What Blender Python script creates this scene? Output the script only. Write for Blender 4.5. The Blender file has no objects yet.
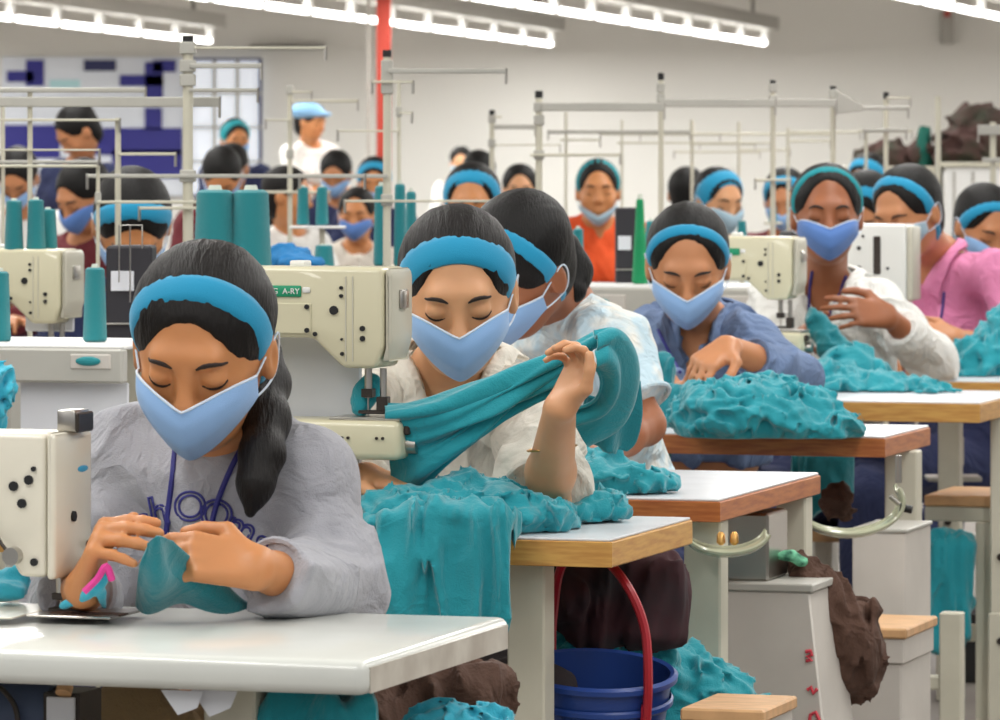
import bpy, bmesh, math, random
import numpy as np
from mathutils import Vector, Matrix
PI = math.pi
F = 5000.0; HX = 500.0; HY = 150.0; CH = 1.29      # focal length in px, vanishing point of the view axis, camera height
def P(px, py, d): return np.array([(px-HX)*d/F, d, CH-(py-HY)*d/F])
def vec(*a): return np.array(a, float)
def nrm(v):
    v = np.asarray(v, float); return v/(np.linalg.norm(v)+1e-12)
COL = bpy.context.scene.collection
def lin(c):
    c = c/255.0
    return c/12.92 if c <= .04045 else ((c+.055)/1.055)**2.4
def rgb(r, g, b): return (lin(r), lin(g), lin(b), 1.0)

# ---------------- materials ----------------
MATS = {}
def mat(name, col, rough=.5, metal=0.0, bump=0.0, bscale=200.0, var=0.0, vscale=6.0, sss=0.0, sheen=0.0, spec=.5,
        wr=0.0, stretch=None, emit=0.0, trans=0.0, col2=None, coat=0.0, alpha=1.0):
    if name in MATS: return MATS[name]
    m = bpy.data.materials.new(name); m.use_nodes = True
    nt = m.node_tree; b = nt.nodes['Principled BSDF']; N = nt.nodes.new; Lk = nt.links.new
    b.inputs['Base Color'].default_value = col
    b.inputs['Roughness'].default_value = rough; b.inputs['Metallic'].default_value = metal
    b.inputs['Specular IOR Level'].default_value = spec
    b.inputs['Coat Weight'].default_value = coat
    b.inputs['Alpha'].default_value = alpha
    b.inputs['Transmission Weight'].default_value = trans
    if sss: 
        b.inputs['Subsurface Weight'].default_value = sss; b.inputs['Subsurface Radius'].default_value = (.012, .005, .003); b.inputs['Subsurface Scale'].default_value = 1.0
    if sheen: b.inputs['Sheen Weight'].default_value = sheen
    if emit:
        b.inputs['Emission Color'].default_value = col; b.inputs['Emission Strength'].default_value = emit
    if bump or var or wr:
        tc = N('ShaderNodeTexCoord'); mp = N('ShaderNodeMapping'); Lk(tc.outputs['Object'], mp.inputs['Vector'])
        if stretch: mp.inputs['Scale'].default_value = stretch
    if var:
        nz = N('ShaderNodeTexNoise'); nz.inputs['Scale'].default_value = vscale; nz.inputs['Detail'].default_value = 5
        Lk(mp.outputs['Vector'], nz.inputs['Vector'])
        mx = N('ShaderNodeMix'); mx.data_type = 'RGBA'
        c2 = col2 or tuple(x*(1-var) for x in col[:3])+(1,)
        mx.inputs['A'].default_value = col; mx.inputs['B'].default_value = c2
        rp = N('ShaderNodeMapRange'); rp.inputs['From Min'].default_value = .4; rp.inputs['From Max'].default_value = .65
        Lk(nz.outputs['Fac'], rp.inputs['Value']); Lk(rp.outputs['Result'], mx.inputs['Factor']); Lk(mx.outputs['Result'], b.inputs['Base Color'])
    if bump:
        n2 = N('ShaderNodeTexNoise'); n2.inputs['Scale'].default_value = bscale; n2.inputs['Detail'].default_value = 3
        Lk(mp.outputs['Vector'], n2.inputs['Vector'])
        bp = N('ShaderNodeBump'); bp.inputs['Strength'].default_value = bump; bp.inputs['Distance'].default_value = .004
        Lk(n2.outputs['Fac'], bp.inputs['Height']); Lk(bp.outputs['Normal'], b.inputs['Normal'])
        if wr:
            n3 = N('ShaderNodeTexNoise'); n3.inputs['Scale'].default_value = 11; n3.inputs['Detail'].default_value = 3; n3.inputs['Distortion'].default_value = 1.2; Lk(tc.outputs['Object'], n3.inputs['Vector'])
            ab = N('ShaderNodeMath'); ab.operation = 'SUBTRACT'; ab.inputs[1].default_value = .5; Lk(n3.outputs['Fac'], ab.inputs[0])
            a2 = N('ShaderNodeMath'); a2.operation = 'ABSOLUTE'; Lk(ab.outputs[0], a2.inputs[0])
            b3 = N('ShaderNodeBump'); b3.inputs['Strength'].default_value = wr; b3.inputs['Distance'].default_value = .05; b3.invert = True
            Lk(a2.outputs[0], b3.inputs['Height']); Lk(b3.outputs['Normal'], bp.inputs['Normal'])
    MATS[name] = m
    return m

# ---------------- numpy noise ----------------
_rng = np.random.RandomState(7); _T = _rng.rand(64, 64, 64).astype(np.float32)*2-1
def noise(Q):
    Q = np.asarray(Q, np.float32); i = np.floor(Q).astype(np.int64); f = Q-i; f = f*f*(3-2*f); i &= 63; j = (i+1) & 63
    x0, y0, z0 = i[..., 0], i[..., 1], i[..., 2]; x1, y1, z1 = j[..., 0], j[..., 1], j[..., 2]
    fx, fy, fz = f[..., 0], f[..., 1], f[..., 2]
    a = _T[x0, y0, z0]*(1-fx)+_T[x1, y0, z0]*fx; b = _T[x0, y1, z0]*(1-fx)+_T[x1, y1, z0]*fx
    c = _T[x0, y0, z1]*(1-fx)+_T[x1, y0, z1]*fx; d = _T[x0, y1, z1]*(1-fx)+_T[x1, y1, z1]*fx
    return (a*(1-fy)+b*fy)*(1-fz)+(c*(1-fy)+d*fy)*fz
def ridged(Q, seed=0.0):
    return 1-2*np.abs(noise(Q+seed))
def folds(Pt, fr, amp, seed=0.0, warp=.6, oct=2):
    """displacement of crumpled cloth: warped ridged noise; fr = (fx,fy,fz) folds per metre"""
    Q = Pt*np.asarray(fr, np.float32)
    w = np.stack([noise(Q*.55+seed+11.3), noise(Q*.55+seed+37.7), noise(Q*.55+seed+71.1)], -1)*warp
    Q = Q+w*2
    r = 1-2.6*np.abs(noise(Q+seed))
    if oct > 1: r = r+.45*(1-2.6*np.abs(noise(Q*2.1+5.2+seed)))
    return amp*(r-.45)

# ---------------- signed distance shapes ----------------
def cap(a, b, ra, rb=None, k=.02, flat=False, op='+', flata=False): return dict(t='cap', a=np.asarray(a, float), b=np.asarray(b, float), ra=ra, rb=ra if rb is None else rb, k=k, flat=flat, flata=flata, op=op)
def ell(c, r, R=None, k=.02, op='+'): return dict(t='ell', c=np.asarray(c, float), r=np.asarray(r, float), R=np.eye(3) if R is None else R, k=k, op=op)
def box(c, h, R=None, rd=.01, k=.01, op='+'): return dict(t='box', c=np.asarray(c, float), h=np.asarray(h, float), R=np.eye(3) if R is None else R, rd=rd, k=k, op=op)
def chain(pts, rads, k=.02, **kw): return [cap(pts[i], pts[i+1], rads[i], rads[i+1], k, **kw) for i in range(len(pts)-1)]
def _pd(p, Q):
    if p['t'] == 'cap':
        ab = p['b']-p['a']; L2 = float(ab@ab)+1e-12; pa = Q-p['a'].astype(Q.dtype)
        t0 = (pa@ab.astype(Q.dtype))/L2; t = np.clip(t0, 0, 1)
        d = np.sqrt(((pa-t[..., None]*ab.astype(Q.dtype))**2).sum(-1)+1e-12)-(p['ra']+(p['rb']-p['ra'])*t)
        if p['flat']: d = np.maximum(d, (t0-1)*math.sqrt(L2))
        if p['flata']: d = np.maximum(d, -t0*math.sqrt(L2))
        return d
    q = (Q-p['c'].astype(Q.dtype))@p['R'].astype(Q.dtype)         # R columns = local axes
    if p['t'] == 'ell':
        r = p['r'].astype(Q.dtype); k0 = np.sqrt(((q/r)**2).sum(-1)+1e-9); k1 = np.sqrt(((q/(r*r))**2).sum(-1)+1e-9)
        return k0*(k0-1)/k1
    e = np.abs(q)-(p['h']-p['rd']).astype(Q.dtype)
    return np.sqrt((np.maximum(e, 0)**2).sum(-1))+np.minimum(e.max(-1), 0)-p['rd']
def _bb(p):
    if p['t'] == 'cap':
        m = max(p['ra'], p['rb']); return np.minimum(p['a'], p['b'])-m, np.maximum(p['a'], p['b'])+m
    h = p['r'] if p['t'] == 'ell' else p['h']
    e = np.abs(p['R'])@h
    return p['c']-e, p['c']+e
def _comb(D, d, p):
    k = max(p['k'], 1e-5)
    if p['op'] == '+':
        h = np.clip(.5+.5*(D-d)/k, 0, 1); return D*(1-h)+d*h-k*h*(1-h)
    h = np.clip(.5-.5*(D+d)/k, 0, 1); return D*(1-h)+(-d)*h+k*h*(1-h)
def sdf_eval(prims, Q):
    D = np.full(Q.shape[:-1], .5)
    for p in prims: D = _comb(D, _pd(p, Q), p)
    return D
def sdf_mesh(prims, res, disp=None, floor=None, fmax=None):
    lo = np.min([_bb(p)[0] for p in prims if p['op'] == '+'], 0)-4*res-.02; hi = np.max([_bb(p)[1] for p in prims if p['op'] == '+'], 0)+4*res+.02
    n = np.ceil((hi-lo)/res).astype(int)+1
    D = np.full(tuple(n), .1, np.float32)
    ax = [lo[i]+res*np.arange(n[i]) for i in range(3)]
    for p in prims:
        a, b = _bb(p); m = p['k']+4*res+.012
        i0 = np.clip(np.floor((a-m-lo)/res).astype(int), 0, n); i1 = np.clip(np.ceil((b+m-lo)/res).astype(int)+1, 0, n)
        if (i1 <= i0).any(): continue
        sl = tuple(slice(i0[i], i1[i]) for i in range(3))
        G = np.stack(np.meshgrid(*[ax[i][sl[i]] for i in range(3)], indexing='ij'), -1).astype(np.float32)
        D[sl] = _comb(D[sl], _pd(p, G).astype(np.float32), p)
    if disp is not None:
        near = np.argwhere(np.abs(D) < .045)
        Q = (lo+near*res).astype(np.float32)
        D[tuple(near.T)] -= disp(Q).astype(np.float32)
    if floor is not None:
        zz = ax[2].astype(np.float32)[None, None, :]
        D = np.maximum(D, floor-zz)
    # naive surface nets
    S = D < 0
    c = np.zeros(tuple(n-1), np.int8)
    for dx in (0, 1):
        for dy in (0, 1):
            for dz in (0, 1): c += S[dx:n[0]-1+dx, dy:n[1]-1+dy, dz:n[2]-1+dz]
    cells = np.argwhere((c > 0) & (c < 8))
    idx = np.full(tuple(n-1), -1, np.int32); idx[tuple(cells.T)] = np.arange(len(cells))
    V = np.zeros((len(cells), 3)); W = np.zeros(len(cells))
    cor = [(x, y, z) for x in (0, 1) for y in (0, 1) for z in (0, 1)]
    for a in cor:
        for ax_ in range(3):
            if a[ax_]: continue
            b = list(a); b[ax_] = 1
            da = D[tuple((cells+a).T)]; db = D[tuple((cells+b).T)]
            cr = (da < 0) != (db < 0); t = np.where(cr, da/(da-db+1e-12), 0)
            pt = cells+np.array(a)+np.outer(t, np.array(b)-np.array(a)); V += pt*cr[:, None]; W += cr
    V = lo+V/W[:, None]*res
    Fs = []
    for ax_ in range(3):
        u, v = [(1, 2), (2, 0), (0, 1)][ax_]
        s0 = [slice(0, n[i]-1) for i in range(3)]; s1 = list(s0); s0[ax_] = slice(0, n[ax_]-1); s1[ax_] = slice(1, n[ax_])
        A = S[tuple(s0)]; B = S[tuple(s1)]
        e = np.argwhere(A != B); e = e[(e[:, u] > 0) & (e[:, v] > 0)]
        eu = np.zeros(3, int); eu[u] = 1; ev = np.zeros(3, int); ev[v] = 1
        q = np.stack([idx[tuple((e-eu-ev).T)], idx[tuple((e-ev).T)], idx[tuple(e.T)], idx[tuple((e-eu).T)]], 1)
        fl = ~A[tuple(e.T)]
        q[fl] = q[fl][:, ::-1]
        Fs.append(q)
    Fq = np.concatenate(Fs); Fq = Fq[(Fq >= 0).all(1)]
    return V, Fq
def np_mesh(name, V, Fq, m, parent=None, smooth=True, origin=None):
    V = np.asarray(V, np.float32); Fq = np.asarray(Fq, np.int32)
    if origin is None: origin = (0, 0, 0)
    V = V-np.asarray(origin, np.float32)
    me = bpy.data.meshes.new(name); k = Fq.shape[1]
    me.vertices.add(len(V)); me.vertices.foreach_set('co', V.ravel())
    me.loops.add(Fq.size); me.loops.foreach_set('vertex_index', Fq.ravel())
    me.polygons.add(len(Fq)); me.polygons.foreach_set('loop_start', np.arange(0, Fq.size, k, dtype=np.int32))
    me.polygons.foreach_set('use_smooth', np.full(len(Fq), smooth))
    me.update(calc_edges=True); me.validate()
    return link(name, me, m, parent, origin)
def link(name, me, m, parent=None, loc=(0, 0, 0)):
    o = bpy.data.objects.new(name, me); COL.objects.link(o)
    if m is not None: me.materials.append(m)
    o.location = Vector([float(x) for x in loc])
    if parent is not None:
        o.parent = parent
        par = parent; off = Vector((0, 0, 0))
        M = parent.matrix_basis.copy()
        pp = parent.parent
        while pp is not None: M = pp.matrix_basis @ M; pp = pp.parent
        if not getattr(parent, 'get')('_local'): o.matrix_parent_inverse = M.inverted()
    return o
def tag(o, label=None, cat=None, group=None, kind=None):
    if label: o['label'] = label
    if cat: o['category'] = cat
    if group: o['group'] = group
    if kind: o['kind'] = kind
    return o
def empty(name, loc, label, cat, group=None, rz=0.0):
    o = bpy.data.objects.new(name, None); COL.objects.link(o); o.empty_display_size = .05
    o.location = Vector([float(x) for x in loc]); o.rotation_euler.z = rz
    return tag(o, label, cat, group)
def sdf_obj(name, prims, res, m, parent=None, disp=None, floor=None):
    V, Fq = sdf_mesh(prims, res, disp, floor)
    return np_mesh(name, V, Fq, m, parent)

# ---------------- mesh builder for hard things (local coordinates) ----------------
class MB:
    def __init__(s, bevel=0.0, seg=2): s.bm = bmesh.new(); s.bevel = bevel; s.seg = seg
    def _fin(s, vs, M):
        if M is not None: bmesh.ops.transform(s.bm, matrix=M, verts=vs)
    def box(s, x0, x1, y0, y1, z0, z1, bev=None, M=None):
        g = bmesh.ops.create_cube(s.bm, size=1.0); vs = g['verts']
        for v in vs: v.co = Vector(((x0+x1)/2+v.co.x*(x1-x0), (y0+y1)/2+v.co.y*(y1-y0), (z0+z1)/2+v.co.z*(z1-z0)))
        s._fin(vs, M); b = s.bevel if bev is None else bev
        if b > 0:
            es = list({e for v in vs for e in v.link_edges})
            bmesh.ops.bevel(s.bm, geom=es, offset=b, segments=s.seg, affect='EDGES', profile=.5)
        return s
    def cyl(s, a, b, r, r2=None, n=16, caps=True):
        a = Vector(a); b = Vector(b); d = b-a; L = d.length
        q = Vector((0, 0, 1)).rotation_difference(d.normalized()).to_matrix().to_4x4()
        g = bmesh.ops.create_cone(s.bm, cap_ends=caps, cap_tris=False, segments=n, radius1=r, radius2=r if r2 is None else r2, depth=L)
        bmesh.ops.transform(s.bm, matrix=Matrix.Translation((a+b)/2) @ q, verts=g['verts']); return s
    def sph(s, c, r, sc=(1, 1, 1), n=16):
        g = bmesh.ops.create_uvsphere(s.bm, u_segments=n, v_segments=max(6, n//2), radius=r)
        for v in g['verts']: v.co = Vector((v.co.x*sc[0]+c[0], v.co.y*sc[1]+c[1], v.co.z*sc[2]+c[2]))
        return s
    def prism(s, pts, y0, y1, bev=None, M=None):
        """closed outline pts [(x,z)] extruded from y0 to y1"""
        vs = [s.bm.verts.new((x, y0, z)) for x, z in pts]; f = s.bm.faces.new(vs)
        g = bmesh.ops.extrude_face_region(s.bm, geom=[f]); nv = [v for v in g['geom'] if isinstance(v, bmesh.types.BMVert)]
        for v in nv: v.co.y = y1
        allv = vs+nv; s._fin(allv, M)
        b = s.bevel if bev is None else bev
        if b > 0:
            es = list({e for v in allv for e in v.link_edges})
            bmesh.ops.bevel(s.bm, geom=es, offset=b, segments=s.seg, affect='EDGES', profile=.5)
        return s
    def tube(s, pts, r, n=8, rads=None):
        pts = [Vector([float(c) for c in p]) for p in pts]; rings = []
        up = Vector((0, 0, 1)); prev = None
        for i, p in enumerate(pts):
            t = (pts[min(i+1, len(pts)-1)]-pts[max(i-1, 0)]).normalized()
            if prev is None: x = t.orthogonal().normalized()
            else: x = (prev-t*prev.dot(t)).normalized()
            prev = x; y = t.cross(x); rr = rads[i] if rads else r
            rings.append([s.bm.verts.new(p+x*rr*math.cos(2*PI*k/n)+y*rr*math.sin(2*PI*k/n)) for k in range(n)])
        for a, b in zip(rings, rings[1:]):
            for k in range(n): s.bm.faces.new((a[k], a[(k+1) % n], b[(k+1) % n], b[k]))
        s.bm.faces.new(rings[0][::-1]); s.bm.faces.new(rings[-1]); return s
    def lathe(s, prof, c=(0, 0, 0), n=24, cap0=True, cap1=True):
        rings = [[s.bm.verts.new((c[0]+r*math.cos(2*PI*k/n), c[1]+r*math.sin(2*PI*k/n), c[2]+z)) for k in range(n)] for r, z in prof]
        for a, b in zip(rings, rings[1:]):
            for k in range(n): s.bm.faces.new((a[k], a[(k+1) % n], b[(k+1) % n], b[k]))
        if cap0: s.bm.faces.new(rings[0][::-1])
        if cap1: s.bm.faces.new(rings[-1])
        return s
    def build(s, name, m, parent=None, loc=(0, 0, 0), rz=0.0, smooth=True, local=True):
        bmesh.ops.recalc_face_normals(s.bm, faces=s.bm.faces[:])
        me = bpy.data.meshes.new(name); s.bm.to_mesh(me); s.bm.free()
        if smooth:
            me.polygons.foreach_set('use_smooth', np.ones(len(me.polygons), bool))
            try: me.set_sharp_from_angle(angle=.6)
            except Exception: pass
        o = bpy.data.objects.new(name, me); COL.objects.link(o)
        if m is not None: me.materials.append(m)
        o.location = Vector([float(x) for x in loc]); o.rotation_euler.z = rz
        if parent is not None: o.parent = parent
        return o
def bez(pts, n=8):
    """Catmull-Rom through pts"""
    pts = [np.asarray(p, float) for p in pts]; out = []
    for i in range(len(pts)-1):
        p0, p1, p2, p3 = pts[max(i-1, 0)], pts[i], pts[i+1], pts[min(i+2, len(pts)-1)]
        for k in range(n):
            t = k/n; out.append(.5*((2*p1)+(-p0+p2)*t+(2*p0-5*p1+4*p2-p3)*t*t+(-p0+3*p1-3*p2+p3)*t**3))
    out.append(pts[-1]); return out
def sheet(name, grid, m, parent=None, n=(10, 10), thick=.002, fold=None):
    """smooth cloth surface through a net of control points (rows of 3D points), with thickness and optional folds(Q)->metres"""
    rows = [bez(r, n[1]) for r in grid]; cols = []
    for j in range(len(rows[0])): cols.append(bez([r[j] for r in rows], n[0]))
    G = np.array(cols)                       # [j][i]
    if fold is not None:
        du = np.gradient(G, axis=0); dv = np.gradient(G, axis=1); nn = np.cross(du, dv); nn /= np.linalg.norm(nn, axis=-1, keepdims=True)+1e-9
        uu, vv = np.meshgrid(np.linspace(0, 1, G.shape[0]), np.linspace(0, 1, G.shape[1]), indexing='ij')
        G = G+nn*fold(G, uu, vv)[..., None]
    a, b = G.shape[:2]
    du = np.gradient(G, axis=0); dv = np.gradient(G, axis=1); nn = np.cross(du, dv); nn /= np.linalg.norm(nn, axis=-1, keepdims=True)+1e-9
    V = np.concatenate([(G+nn*thick/2).reshape(-1, 3), (G-nn*thick/2).reshape(-1, 3)])
    I = np.arange(a*b).reshape(a, b); q = np.stack([I[:-1, :-1], I[1:, :-1], I[1:, 1:], I[:-1, 1:]], -1).reshape(-1, 4)
    Fq = [q, q[:, ::-1]+a*b]
    loop = list(I[:, 0])+list(I[-1, 1:])+list(I[::-1, -1][1:])+list(I[0, ::-1][1:-1]); nx = loop[1:]+loop[:1]
    Fq.append(np.array([[x, y, y+a*b, x+a*b] for x, y in zip(loop, nx)])[:, ::-1])
    return np_mesh(name, V, np.concatenate(Fq), m, parent)
# ---------------- people ----------------
def head_basis(yaw, pitch, roll):
    y, p, r = math.radians(yaw), math.radians(pitch), math.radians(roll)
    f = vec(-math.sin(y)*math.cos(p), -math.cos(y)*math.cos(p), -math.sin(p)); L = vec(math.cos(y), -math.sin(y), 0)
    U = np.cross(f, L)
    L2 = L*math.cos(r)+U*math.sin(r); U2 = -L*math.sin(r)+U*math.cos(r)
    return np.stack([L2, f, U2], 1)            # columns: person's left, forward, up
class Head:
    def __init__(s, c, yaw, pitch, roll=0, sc=1.0): s.c = np.asarray(c, float); s.B = head_basis(yaw, pitch, roll); s.s = sc
    def w(s, x, y, z): return s.c+s.s*(s.B@vec(x, y, z))
    def W(s, A): return s.c+s.s*(np.asarray(A, float)@s.B.T)
    def e(s, c, r, k=.02, op='+'): return ell(s.w(*c), np.array(r)*s.s, s.B, k*s.s, op)
    def cp(s, a, b, ra, rb=None, k=.015, op='+'): return cap(s.w(*a), s.w(*b), ra*s.s, (ra if rb is None else rb)*s.s, k*s.s, op=op)
def head_prims(h):
    P_ = [h.e((0, -.012, .035), (.074, .092, .083), .01), h.e((0, .012, -.02), (.064, .074, .085), .03), h.e((0, .036, -.072), (.040, .042, .036), .03),
          h.cp((.028, .078, .026), (-.028, .078, .026), .012, k=.02)]
    for x in (-1, 1):
        P_ += [h.e((x*.036, .056, -.028), (.024, .024, .026), .02), h.e((x*.030, .092, .006), (.016, .009, .011), .012, '-'),
               h.e((x*.030, .075, .005), (.0155, .0145, .0125), .004),
               h.e((x*.011, .094, -.031), (.008, .010, .007), .008), h.e((x*.077, -.006, -.006), (.010, .019, .030), .008), h.e((x*.087, .002, -.004), (.006, .009, .018), .004, '-')]
    P_ += [h.cp((0, .086, .008), (0, .100, -.026), .0075, .0105, k=.014),
           h.cp((-.016, .083, -.0565), (.016, .083, -.0565), .0065, k=.006), h.cp((-.013, .082, -.066), (.013, .082, -.066), .007, k=.006)]
    return P_
def hair_prims(h, style='back', low=.0):
    P_ = [h.e((0, -.016, .037), (.0835, .099, .0870), .01), h.e((0, -.040, -.030), (.066, .062, .070), .03)]
    # face opening
    P_ += [h.e((0, .105, -.040+low), (.0665, .082, .112), .010, '-'), h.e((0, .100, -.02+low*.5), (.072, .070, .070), .012, '-'), h.e((0, .085, -.10), (.10, .082, .085), .012, '-')]
    for x in (-1, 1): P_.append(h.e((x*.092, .004, -.012), (.020, .024, .034), .006, '-'))
    if style == 'bun': P_.append(h.e((0, -.115, .0), (.035, .032, .035), .01))
    if style == 'short':
        P_ = [h.e((0, -.012, .038), (.082, .097, .089), .01), h.e((0, .105, -.035+low), (.070, .080, .110), .010, '-'), h.e((0, -.01, -.09), (.13, .13, .075), .012, '-')]
        for x in (-1, 1): P_.append(h.e((x*.092, .010, -.012), (.024, .024, .034), .006, '-'))
    return P_
def march(prims, O, D, r0, r1, n=90):
    """first r (from r0 down to r1) along O + r D where the sdf turns negative"""
    ts = np.linspace(r0, r1, n); Q = O[..., None, :]+D[..., None, :]*ts[:, None]
    s = sdf_eval(prims, Q.reshape(-1, 3)).reshape(Q.shape[:-1]) < 0
    i = np.where(s.any(-1), s.argmax(-1), n-1); return ts[i]
def smooth1(a, it=3, axis=0, wrap=False):
    for _ in range(it):
        if wrap: a = (np.roll(a, 1, axis)+2*a+np.roll(a, -1, axis))/4
        else:
            b = a.copy(); sl = [slice(None)]*a.ndim
            s0 = sl[:]; s1 = sl[:]; s2 = sl[:]; s0[axis] = slice(0, -2); s1[axis] = slice(1, -1); s2[axis] = slice(2, None)
            b[tuple(s1)] = (a[tuple(s0)]+2*a[tuple(s1)]+a[tuple(s2)])/4; a = b
    return a
def headband(h, hp, tilt, width, m, parent, nphi=64, off=.0, name='headband', z0=0.0):
    t = math.radians(tilt); Dz = vec(0, math.sin(t), math.cos(t)); Nn = vec(0, math.cos(t), -math.sin(t))
    ph = np.linspace(0, 2*PI, nphi, endpoint=False); ws = np.linspace(-width/2, width/2, 5)
    dirs = np.cos(ph)[:, None]*vec(1, 0, 0)+np.sin(ph)[:, None]*Dz
    w_eff = np.where(np.sin(ph) > 0, 1.0, .75)
    Ol = np.zeros((nphi, 5, 3))+Nn*(ws[None, :, None]*w_eff[:, None, None])+vec(0, off, z0); Dl = np.repeat(dirs[:, None, :], 5, 1)
    r = march([p for p in hp if p['op'] == '+'], h.W(Ol), (Dl@h.B.T)*h.s, .17, .045, 120)
    r = smooth1(r, 3, 0, True)+.0025
    prof = np.array([-.002, .0006, .001, .0006, -.002]); 
    outer = h.W(Ol+Dl*(r+prof)[..., None]); inner = h.W(Ol+Dl*(r-.006)[..., None])
    V = np.concatenate([outer.reshape(-1, 3), inner.reshape(-1, 3)]); I = np.arange(nphi*5).reshape(nphi, 5); J = np.roll(I, -1, 0); n = nphi*5
    Fq = [np.stack([I[:, :-1], I[:, 1:], J[:, 1:], J[:, :-1]], -1).reshape(-1, 4), np.stack([I[:, :-1], J[:, :-1], J[:, 1:], I[:, 1:]], -1).reshape(-1, 4)+n,
          np.stack([I[:, 0], J[:, 0], J[:, 0]+n, I[:, 0]+n], -1), np.stack([J[:, 4], I[:, 4], I[:, 4]+n, J[:, 4]+n], -1)]
    return np_mesh(name, V, np.concatenate(Fq), m, parent)
def face_mask(h, hp, m, mw, parent, style='up', fine=True):
    nu, nv = (33, 15) if fine else (17, 9)
    u = np.linspace(-1, 1, nu); v = np.linspace(0, 1, nv); U, Vv = np.meshgrid(u, v, indexing='ij'); A = np.abs(U)
    if style == 'up':
        cy = np.interp(v, [0, .25, .55, 1], [.112, .121, .119, .088]); cz = np.interp(v, [0, .25, .55, 1], [-.024, -.042, -.068, -.098])
        sy = np.interp(v, [0, 1], [.030, .030]); sz = np.interp(v, [0, 1], [-.014, -.040])
        zt = .010
    else:      # pulled down under the chin
        cy = np.interp(v, [0, .4, 1], [.094, .098, .070]); cz = np.interp(v, [0, .4, 1], [-.088, -.100, -.125])
        sy = np.interp(v, [0, 1], [.005, .006]); sz = np.interp(v, [0, 1], [-.045, -.062]); zt = 0
    e = A**1.28
    X = np.sign(U)*(.070*np.sin(np.minimum(A, 1)*PI/2*.999)**.92)
    Y = cy[None, :]*(1-e)+sy[None, :]*e
    bulge = .010*np.sin(PI*A)*np.sin(PI*Vv)
    Y = Y+bulge*.8
    xn = np.abs(X)/.070; e2 = xn**(1.08+.42*Vv)
    Z = cz[None, :]*(1-e2)+sz[None, :]*e2+zt*np.sin(PI*A)*(1-Vv)
    G = np.stack([X, Y, Z], -1)
    # push outside the face
    for _ in range(4):
        Wp = h.W(G); d = sdf_eval(hp, Wp.reshape(-1, 3)).reshape(U.shape)/h.s
        out = nrm(vec(0, 0, 0)); D = G-np.stack([G[..., 0]*0, G[..., 1]*0-.01, G[..., 2]], -1); D /= np.linalg.norm(D, axis=-1, keepdims=True)+1e-9
        G = G+D*np.maximum(.003-d, 0)[..., None]*1.1
    G = smooth1(G, 1, 1)
    Gw = h.W(G); rows = [list(r) for r in Gw]
    o = sheet('face_mask', rows, m, parent, n=(1, 1) if not fine else (2, 2), thick=.0018*h.s)
    # white piping on the upper edge and the ear loops
    if fine:
        mb = MB(); mb.tube([tuple(p) for p in h.W(G[:, 0]+vec(0, .0006, .0004))], .0016*h.s, 6); mb.build('piping', mw, o)
    for sgn, col in ((1, G[-1]), (-1, G[0])):
        top = col[0]; bot = col[-1]; pts = [top, top*.4+vec(sgn*.083, -.004, .014)*.6, vec(sgn*.086, -.016, .020), vec(sgn*.084, -.026, -.002), vec(sgn*.082, -.016, -.028), bot*.4+vec(sgn*.082, -.005, -.034)*.6, bot]
        mb = MB(); mb.tube([tuple(h.w(*p)) for p in bez(pts, 4)], .0014*h.s, 5); mb.build('ear_loop', mw, o)
    return o
def face_lines(h, hp, m, parent, fine=True):
    for sgn in (-1, 1):
        for nm, pts, r in (('eyebrow', [(.014, .0205), (.024, .0255), (.036, .0265), (.046, .021)], (.0016, .0034, .0030, .0014)),
                           ('eyelashes', [(.0150, -.0005), (.022, -.0052), (.031, -.0068), (.040, -.0045), (.0455, .0000)], (.0012, .0022, .0026, .0022, .0016))):
            loc = bez([vec(sgn*x, .0, z) for x, z in pts], 4); rr = np.interp(np.linspace(0, 1, len(loc)), np.linspace(0, 1, len(r)), r)
            O = np.array(loc); D = np.repeat(vec(0, 1, 0)[None], len(loc), 0)
            t = march(hp, h.W(O), (D@h.B.T)*h.s, .13, .02, 160)
            L = O+D*(t[:, None]-.0004)
            mb = MB(); mb.tube([tuple(p) for p in h.W(L)], .002, 6, rads=[float(x)*h.s for x in rr]); mb.build(nm, m, parent)
def hand_prims(Wp, dr, nm_, side=1, curl=(.5, .5, .5, .5), bend=.5, spread=.12, sc=1.0, thumb=.4, thin=1.0):
    d = nrm(dr); n = np.asarray(nm_, float); n = nrm(n-d*(n@d)); lat = np.cross(d, n)*side; s = sc
    out = []
    offs = [.027, .009, -.009, -.026]; base = [.080, .083, .079, .071]; ln = [.067, .074, .069, .054]; rad = [.0083, .0085, .0080, .0070]
    for i in range(4):
        K = Wp+d*base[i]*s+lat*offs[i]*s
        out.append(cap(Wp+lat*offs[i]*.55*s, K, .0165*s, .0105*s, .010*s))
        a = curl[i]; L = ln[i]*s; p = K; sp = lat*spread*(1.5-i)/1.5
        for q, fr in enumerate((.44, .31, .25)):
            dd = nrm(d*math.cos(a)+n*math.sin(a)+sp*.5); p2 = p+dd*L*fr
            out.append(cap(p, p2, rad[i]*s*(1-.08*q)*thin, rad[i]*s*(.93-.09*q)*thin, .003*s)); p = p2; a += bend*(1.0 if q == 0 else .7)
    T = Wp+d*.018*s+lat*.020*s; k1 = T+nrm(d*.55+lat*.75+n*.15*thumb)*.040*s; k2 = k1+nrm(d*.85+lat*(.45-.5*thumb)+n*.6*thumb)*.031*s; k3 = k2+nrm(d*.9+lat*(.2-.6*thumb)+n*.7*thumb)*.024*s
    out += [cap(T, k1, .015*s, .0115*s, .012*s), cap(k1, k2, .0105*s, .0095*s, .003*s), cap(k2, k3, .0095*s, .0078*s, .003*s)]
    return out
def lerp(a, b, t): return np.asarray(a)*(1-t)+np.asarray(b)*t
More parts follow.
